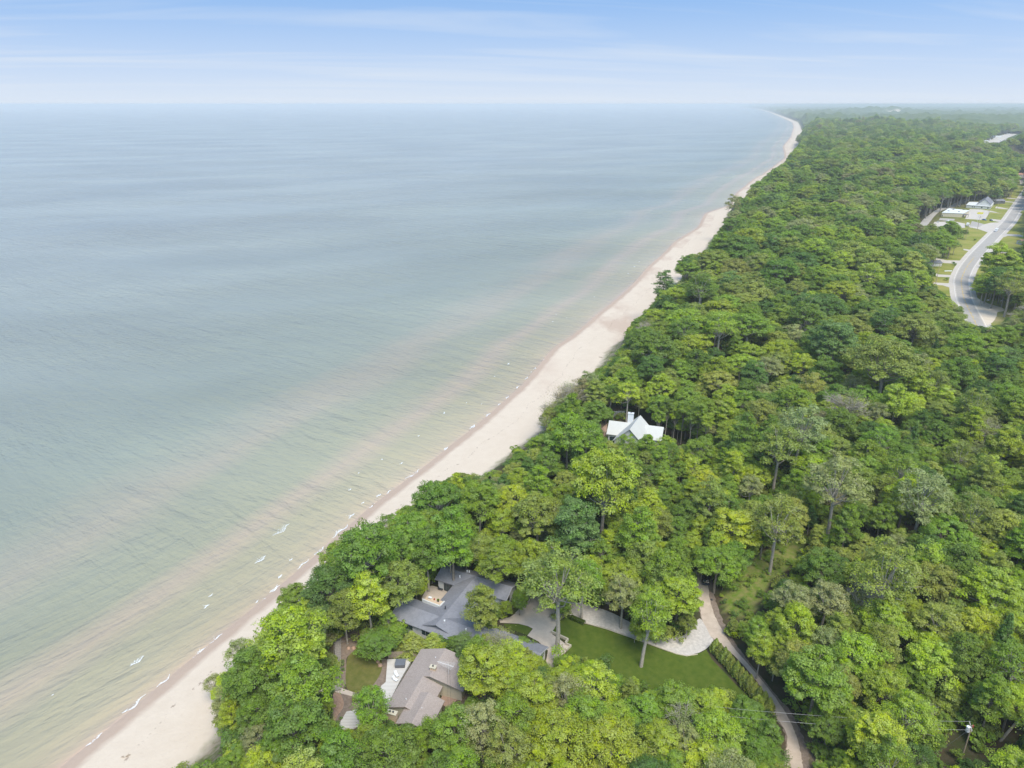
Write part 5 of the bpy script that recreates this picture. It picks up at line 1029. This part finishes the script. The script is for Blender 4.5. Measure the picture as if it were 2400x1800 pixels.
# ------------------------------------------------------------------ vehicles
def vehicle(px, py, to, paint, label, kind='car', lz=G0, L_=4.6, Wd=1.85, H=1.5, xy=None, cat=None, grp=None):
    q = np.array(U(px, py, lz+.7)) if xy is None else np.array(xy); p2 = np.array(U(*to, lz+.7)) if xy is None else q+np.array(to); u = unit(p2-q); rz = math.atan2(u[1], u[0]); c, s_ = math.cos(rz), math.sin(rz); dz = float(drop(*q))
    t = empty({'car': 'parked_car', 'van': 'delivery_van', 'truck': 'parked_truck'}[kind], (*q, lz-dz+.06), label, cat or kind, grp, local=True, rz=rz)
    def prof(P, hw_, z_in=0):   # side profile (x,z) swept across the width
        b = MB(); k = len(P); hw2 = hw_ if hasattr(hw_, '__len__') else [hw_]*k
        b.v = [(x, -h_, z) for (x, z), h_ in zip(P, hw2)]+[(x, h_, z) for (x, z), h_ in zip(P, hw2)]; b.f = [tuple(range(k)), tuple(range(2*k-1, k-1, -1))]+[(i, (i+1) % k, k+(i+1) % k, k+i)[::-1] for i in range(k)]; return b
    h = L_/2; w_ = Wd/2
    if kind == 'car':
        prof([(-h, .32), (-h-.02, .62), (-h*.96, .92), (-h*.55, 1.0), (h*.42, .98), (h*.93, .80), (h+.03, .55), (h, .3)], [w_*.95, w_*.97, w_*.93, w_*.96, w_*.96, w_*.9, w_*.92, w_*.93]).build('body', M[paint], t)
        prof([(-h*.86, .96), (-h*.62, H-.08), (h*.02, H-.06), (h*.44, .96)], [w_*.9, w_*.74, w_*.74, w_*.9]).build('window', M['glass'], t)
        prof([(-h*.64, H-.08), (-h*.55, H), (-h*.02, H), (h*.05, H-.08)], [w_*.76, w_*.7, w_*.7, w_*.76]).build('roof', M[paint], t)
    elif kind == 'van':
        prof([(-h, .4), (-h, H*.96), (-h*.95, H), (h*.30, H), (h*.36, H*.95), (h*.36, .4)], w_).build('cargo_box', M[paint], t)
        prof([(h*.365, .4), (h*.365, H*.74), (h*.56, H*.74), (h*.74, H*.5), (h*.98, H*.42), (h, .4)], w_*.92).build('cab', M[paint], t); prof([(h*.57, H*.73), (h*.735, H*.51), (h*.745, H*.51), (h*.59, H*.745)], w_*.85).build('windscreen', M['glass'], t)
    else:
        prof([(-h, .6), (-h, 1.0), (h*.3, 1.0), (h*.3, .6)], w_*.9).build('bed', M['greywood'], t); prof([(-h, 1.002), (-h, H), (h*.28, H), (h*.28, 1.002)], w_).build('cargo_box', M[paint], t)
        prof([(h*.32, .5), (h*.32, H*.85), (h*.6, H*.85), (h*.75, H*.55), (h, H*.5), (h, .5)], w_*.95).build('cab', M['carblue'], t)
    for a in (-.62, .62):
        for b_ in (-1, 1):
            wl = MB().tube([(h*a, b_*(w_-.2), .34), (h*a, b_*(w_+.01), .34)], .34, 14).build('wheel', M['rubber'], t); MB().tube([(h*a, b_*(w_+.012), .34), (h*a, b_*(w_+.03), .34)], .19, 10).build('rim', M['white2'], wl)
    for b_ in (-1, 1): MB().box(h+.0, b_*w_*.66, .58, .08, .34, .14).build('headlight', M['white2'], t)
    return t
vehicle(1654, 1357, (1651, 1200), 'carblack', 'glossy black car parked on the dirt road under the bright tree')
q = hw[int(len(hw)*.57)]
vp = np.array(U(2347, 541, 15)); k_ = int(np.argmin(np.hypot(hw[:, 0]-vp[0], hw[:, 1]-vp[1]))); ut = unit(hw[k_]-hw[k_+1]); nt_ = np.array([ut[1], -ut[0]])
vehicle(0, 0, tuple(ut), 'white2', 'white box van driving towards us on the highway', 'van', L_=6.6, Wd=2.3, H=2.9, xy=tuple(hw[k_]+nt_*1.9))
vehicle(2199, 520, (2210, 512), 'white2', 'white car parked left of the white flatbed building lot', L_=4.8); vehicle(2224, 520, (2240, 519), 'white2', 'white van parked below the flat white building', 'van', L_=6.2, Wd=2.1, H=2.4)
vehicle(2268, 528, (2277, 517), 'white2', 'box truck parked diagonally beside the dark parking lot', 'truck', L_=8.5, Wd=2.5, H=3.2); vehicle(2323, 516, (2330, 518), 'carblue', 'dark car standing by the highway driveway near the lot', L_=4.7); vehicle(2307, 515, (2314, 516), 'blue', 'pale blue car at the corner of the paved lot', L_=4.7)
for i, (px, py) in enumerate(((2314,332),(2321,328),(2329,326),(2349,319),(2362,315),(2366,315),(2391,307),(2345,331),(2357,329),(2385,352))):
    vehicle(px, py, (px+12, py-4), 'white2', f'tiny white truck on the distant town road, {ORD[i]} from left', 'van', L_=11, Wd=3.2, H=4.2, cat='truck', grp='white trucks on the distant town road')
# ------------------------------------------------------------------ buildings by the highway
def flat_building(px, zr, name, label, roofm, wallm, zg=G0, wins=(), skyl=()):
    q = [np.array(U(x, y, zr)) for x, y in px]; t = empty(name, (*q[0], zg-drop(*q[0])), label, 'building'); dz = float(drop(*q[0])); b = MB(); b.prism([tuple(p) for p in q], zg-.5-dz, zr-.25-dz); b.build('wall', M[wallm], t)
    c = sum(q)/len(q); b = MB(); b.prism([tuple(c+(p-c)*1.02) for p in q], zr-.25-dz, zr-dz); b.build('roof', M[roofm], t)
    for f0, f1, z0, z1 in wins: window(t, q[0]+(q[1]-q[0])*f0, q[0]+(q[1]-q[0])*f1, z0-dz, z1-dz, .1, frame='darkmetal', mull=0)
    for fx_, fy_ in skyl: p = q[0]+(q[1]-q[0])*fx_+(q[3]-q[0])*fy_; MB().box(*p, zr-dz, 1.6, 1.6, .5).build('roof_unit', M['greysiding'], t)
    return t, q, dz
flat_building([(2208,498),(2257,500),(2272,493),(2224,488)], 18.6, 'warehouse', 'long flat white roofed building with pale walls beside the highway lots', 'white2', 'tanbrick', wins=((.02, .06, 14.1, 16.2),), skyl=((.2, .35), (.3, .75), (.72, .3), (.8, .75)))
q = U(2262, 503, 17); pv_ = MB(); pv_.box(q[0], q[1], 16.8, 7, 5, .4, .4); [pv_.box(q[0]+a, q[1]+c, 14-.1, .3, .3, 2.9) for a in (-2.6, 2.6) for c in (-2, 2)]; tag(pv_.build('porch_canopy', M['greysiding']), 'dark canopy at the end of the flat white building', 'canopy')
t, qq, dz = flat_building([(2265,480),(2322,484),(2330,474),(2272,473)], 17.6, 'gabled_building', 'white building with low wing and tall grey gable roof beside the highway', 'white2', 'white', wins=((.25, .28, 15, 16.4), (.33, .36, 15, 16.4), (.62, .68, 14.8, 16.4), (.88, .93, 14.8, 16.4)))
ug_ = unit(qq[3]-qq[0]); rb, wb = MB(), MB(); vg = unit(qq[1]-qq[0]); st_ = qq[0]+vg*np.linalg.norm(qq[1]-qq[0])*.42+ug_*2.5; Wg = np.linalg.norm(qq[1]-qq[0])*.58; nrm_ = np.array([-ug_[1], ug_[0]]); st_ = st_+vg*Wg if nrm_@vg < 0 else st_
gable(rb, wb, st_, ug_, np.linalg.norm(qq[3]-qq[0])+3, Wg, 19.4, 25.5, .5, zg=17.4, th=.3); rb.build('roof', M['greyroof'], t); wb.build('gable', M['white'], t)
for f in (.25, .5, .75): p = qq[0]+vg*np.linalg.norm(qq[1]-qq[0])*(.42+.58*f)+ug_*3.1; window(t, p-vg*.5, p+vg*.5, 18.4, 20.0, .12, frame='darkmetal', mull=0)
rb, wb = MB(), MB(); hh = empty('brick_house', (*U(2222, 572, 15), G0), 'salmon pink walled house behind trees left of the highway', 'house'); q = np.array(U(2208, 574, 15)); gable(rb, wb, q, (1, .1), 15, 9, 17.2, 18.8, .4); rb.build('roof', M['brick'], hh); wb.build('wall', M['tan'], hh)
hh = empty('small_house', (*U(2198, 625, 15), G0), 'small grey roofed house at the end of a highway driveway', 'house'); rb, wb = MB(), MB(); gable(rb, wb, U(2176, 622, 15), (1, .1), 12, 8, 16.8, 18.2, .4); rb.build('roof', M['greyroof'], hh); wb.build('wall', M['white'], hh)
hh = empty('far_house', (*U(2345, 478, 15), G0), 'grey roofed house behind the gabled building up the highway', 'house'); rb, wb = MB(), MB(); gable(rb, wb, U(2328, 476, 15), (1, .1), 17, 10, 17.5, 19.5, .4); rb.build('roof', M['greyroof'], hh); wb.build('wall', M['greysiding'], hh)
hh = empty('wooded_house', (*U(1735, 716, 18), G0), 'house with pale fascia half hidden in the upper forest near the beach', 'house'); rb, wb = MB(), MB(); q = U(1722, 716, 20); zz_ = float(height(*q)); gable(rb, wb, q, (1, .05), 11, 8, zz_+6.5, zz_+8, .4, zg=zz_-1); rb.build('roof', M['trim'], hh); wb.build('wall', M['white'], hh)
hh = empty('pink_house', (*U(2398, 575, 15), G0), 'pale pink roofed house at the right edge beside the highway', 'house'); rb, wb = MB(), MB(); gable(rb, wb, U(2396, 572, 15), (1, .1), 12, 8, 17, 18.4, .4); rb.build('roof', M['brick'], hh); wb.build('wall', M['white'], hh)
# yellow pole sign and roadside signs
q = U(2293, 519, 14); sg = empty('pole_sign', (*q, G0), 'yellow hexagonal sign on two tall posts in the paved lot', 'sign')
for a in (-1.1, 1.1): MB().tube([(q[0]+a, q[1], G0-.2), (q[0]+a, q[1], G0+8)], .16, 8).build('post', M['white2'], sg)
b = MB(); b.v = [(q[0]+x, q[1]+y, G0+8.0+z) for y in (-.25, .25) for x, z in ((-3.6, 1), (-2.8, 0), (2.8, 0), (3.6, 1), (2.8, 2), (-2.8, 2))]; b.f = [(0, 1, 2, 3, 4, 5), (11, 10, 9, 8, 7, 6)]+[(i, i+6, (i+1) % 6+6, (i+1) % 6) for i in range(6)]; b.build('board', M['yellow'], sg)
for px, py, lb in ((2288,671,'white sign on the grass near the bend of the highway, nearest the road'),(2314,707,'white sign on the grass above the sandy apron'),(2345,709,'pale sign on the grass at right above the sandy apron')):
    q = U(px, py, G0); sg = empty('roadside_sign', (*q, G0), lb, 'sign', 'small white signs beside the highway bend'); MB().box(*q, G0, .1, .1, 1.2).build('post', M['white2'], sg); MB().box(q[0], q[1]-.09, G0+.7, 1.5, .06, .9).build('board', M['white2'], sg)
q = U(2222, 636, G0); MBb = MB(); MBb.box(*q, G0, 6, .5, .7, .1); tag(MBb.build('stone_bench', M['white2']), 'long low white bench on the grass between highway driveways', 'bench')
# ------------------------------------------------------------------ poles and wires
def upole(q, h, label, arm_dir, grp=None, arms=2, z=G0, r_=.19, al=3.0):
    dz = float(drop(*q)); t = empty('utility_pole', (*q, z-dz), label, 'utility pole', grp); MB().tube([(*q, z-1-dz), (*q, z+h-dz)], [r_, r_*.62], 8).build('pole', M['wood'], t); u = unit(arm_dir); a = math.atan2(u[1], u[0]); o = []
    for i in range(arms):
        zz2 = z+h-.5-i*1.4-dz; ar = MB(); ar.box(*(np.array(q)+np.array([-u[1], u[0]])*.16), zz2, al, .12, .14, a); aro = ar.build('crossarm', M['wood'], t)
        for s2 in (-.45, -.2, .2, .45): p = np.array(q)+u*al*s2+np.array([-u[1], u[0]])*.16; MB().tube([(*p, zz2+.14), (*p, zz2+.4)], [.07, .05], 6).build('insulator', M['white2'], aro); o.append((*p, zz2+.4))
    return t, o
def wire(a, b, sag, label, m='darkmetal', r_=.02, grp=None):
    a, b = np.array(a), np.array(b); P = [a+(b-a)*f-np.array([0, 0, sag*4*f*(1-f)]) for f in np.linspace(0, 1, 13)]; c = P[6]; w2 = MB(); w2.tube([tuple(p) for p in P], r_, 4); tag(w2.build('power_line', M[m]), label, 'wire', grp)
pp = [np.array(U(2193, 664, G0))]; dd_ = None; ends = []
off = catmull([U(x, y, G0) for x, y in [(2193,664),(2224,600),(2262,563),(2290,540),(2314,514),(2338,488),(2352,476),(2365,464)]], 1)
for i, p in enumerate(off[:8]):
    dd2 = off[min(i+1, len(off)-1)]-off[max(i-1, 0)]; _, o = upole(p, 15 if i < 6 else 12, f'tall wooden power pole beside the highway, {ORD[i]} from the near end', (-dd2[1], dd2[0]), 'power poles along the highway', 2); ends.append(o)
for i in range(7):
    for k in (0, 3, 4): wire(ends[i][k], ends[i+1][k], 1.2, f'{dict(((0,"left top"),(3,"right top"),(4,"lower")))[k]} power wire in the {ORD[i]} span from the near end beside the highway', r_=.022, grp='wires along the highway')
tq = np.array(U(2277, 1704, 23.0)); t, o = upole(tq, 9.4, 'pole with white transformer rising from brush at lower right', (.4, 1), None, 1, r_=.16, al=2.4)
MB().tube([(tq[0]-.55, tq[1], 21.9), (tq[0]-.55, tq[1], 23.1)], .36, 12).build('transformer', M['white2'], t); MB().tube([(tq[0]+.5, tq[1]+.3, 22.6), (tq[0]+.5, tq[1]+.3, 23.1)], .14, 8).build('fuse', M['red'], t)
wire(o[0], (*U(1830, 1690, 22.4), 22.4), .5, 'pale wire running from the transformer pole across the dirt road, lower one', 'trim', .022); wire(o[3], (*U(1825, 1670, 23.4), 23.4), .5, 'pale wire running from the transformer pole across the dirt road, upper one', 'trim', .022)
wire((*U(1830, 1690, 22.4), 22.4), (*U(1450, 1640, 21), 21), .6, 'wire continuing left over the road above the trees, lower one', 'trim', .018); wire((*U(1825, 1670, 23.4), 23.4), (*U(1450, 1622, 21.8), 21.8), .6, 'wire continuing left over the road above the trees, upper one', 'trim', .018)
wire(o[1], (*U(2130, 1800, 17), 17), .8, 'dark wire dropping from the transformer pole to the lower left', 'darkmetal', .025)
wire((*U(1054, 1558, 19.6), 19.6), (*U(1060, 1760, 21), 21), .3, 'dark service wire crossing the brown roof, left one', r_=.018); wire((*U(1048, 1556, 19.6), 19.6), (*U(1053, 1760, 21), 21), .3, 'dark service wire crossing the brown roof, right one', r_=.018)
b = MB(); a1, a2 = np.array(U(2332, 1745, 15)), np.array(U(2392, 1684, 20)); b.tube([(*a1, 13.6), (*((a1*2+a2)/3), 16), (*a2, 20.5)], [.34, .28, .2], 9); tag(b.build('leaning_trunk', M['palebark']), 'bare broken trunk leaning in the brush at the lower right edge', 'dead trunk')
b = MB(); q = np.array(U(1452, 1590, 24))
for i in range(9): a = i*.75; r2 = random.uniform(1.2, 2.6); b.tube([(q[0]-9, q[1], 15+.0*i), (q[0]-8.7, q[1], 20), (q[0]-8.7+math.cos(a)*r2*.5, q[1]+math.sin(a)*r2*.5, 21.5), (q[0]-8.7+math.cos(a)*r2, q[1]+math.sin(a)*r2, 22.2)], [.1, .08, .05, .02], 4)
tag(b.build('dead_branches', M['deadwood']), 'bleached dead branches sticking out between green trees below the garage', 'dead branch')
for px, py, s_, lb in ((886,1552,.5,'pale boulder at the deck edge, upper one'),(891,1560,.6,'pale boulder at the deck edge, lower one'),(817,1520,.5,'small pale rock in the bare soil bed, left one'),(829,1520,.6,'small pale rock in the bare soil bed, right one'),(1668,1406,.35,'dark stone post on the right side of the dirt road')):
    q = U(px, py, G0); b = MB(); b.tube([(*q, G0-.1), (q[0], q[1], G0+s_*.5), (q[0]+.05, q[1], G0+s_*.95)], [s_, s_*.85, s_*.3], 7); tag(b.build('rock', M['darkmetal' if 'dark' in lb else 'rock'], smooth=False), lb, 'rock')

# pale low buildings along the distant town road
for i, (px, py, w_, lb) in enumerate(((2303,334,40,'long white roofed shed at the near end of the distant town road'),(2331,323,55,'long white roofed shed midway along the distant town road'),(2392,303,60,'white roofed shed far along the distant town road'),(2388,357,60,'pale low building beside the right edge clearing'),(2392,415,28,'pale building with pinkish roof at the right edge above the highway'))):
    q = U(px, py, 14); dz = float(drop(*q)); hh = empty('town_building', (*q, 14-dz), lb, 'building', 'pale buildings of the distant town'); rb, wb = MB(), MB(); gable(rb, wb, (q[0]-w_/2, q[1]-9), (1, .12), w_, 16, 19-dz, 21-dz, .4, zg=12-dz); rb.build('roof', M['white2' if i < 4 else 'brick'], hh); wb.build('wall', M['white'], hh)
# driftwood and the eroded bank
for px, py, l_, lb in ((1262,1030,3.2,'dark driftwood log at the foot of the eroded bluff'),(1283,1008,2.6,'tangled dark roots hanging on the eroded bluff edge'),(873,1176,1.4,'single grey driftwood stick on the sand above the first trees'),(300,1772,1.0,'small driftwood piece on the sand at the lower left, right one'),(288,1775,.8,'small driftwood piece on the sand at the lower left, left one'),(1408,842,2.6,'grey fallen branch on the sand near the trees')):
    q = U(px, py, 1.5); z = float(height(*q)); a = random.uniform(-.6, .9); b = MB(); c_, s_ = math.cos(a)*l_/2, math.sin(a)*l_/2
    b.tube([(q[0]-c_, q[1]-s_, z+.12), (q[0], q[1]+.1, z+.22), (q[0]+c_, q[1]+s_, z+.14)], [.1, .14, .06], 6); b.tube([(q[0], q[1]+.1, z+.2), (q[0]+c_*.4-s_*.4, q[1]+s_*.4+c_*.4, z+.5)], [.07, .02], 5); tag(b.build('driftwood', M['wood']), lb, 'driftwood')
# ------------------------------------------------------------------ the air
hb = MB(); hb.prism([(-48500, -400), (64500, -400), (64500, 48500), (-48500, 48500)], -90, 139)
hm = bpy.data.materials.new('haze'); hm.use_nodes = True; n = hm.node_tree.nodes; n.clear(); o_ = n.new('ShaderNodeOutputMaterial'); pv = n.new('ShaderNodeVolumePrincipled')
pv.inputs['Color'].default_value = (.82, .85, .87, 1); pv.inputs['Density'].default_value = 0.000105; pv.inputs['Anisotropy'].default_value = 0.1
hm.node_tree.links.new(pv.outputs[0], o_.inputs['Volume'])
tag(hb.build('haze', hm, origin=(0, 0, 0)), kind='stuff')
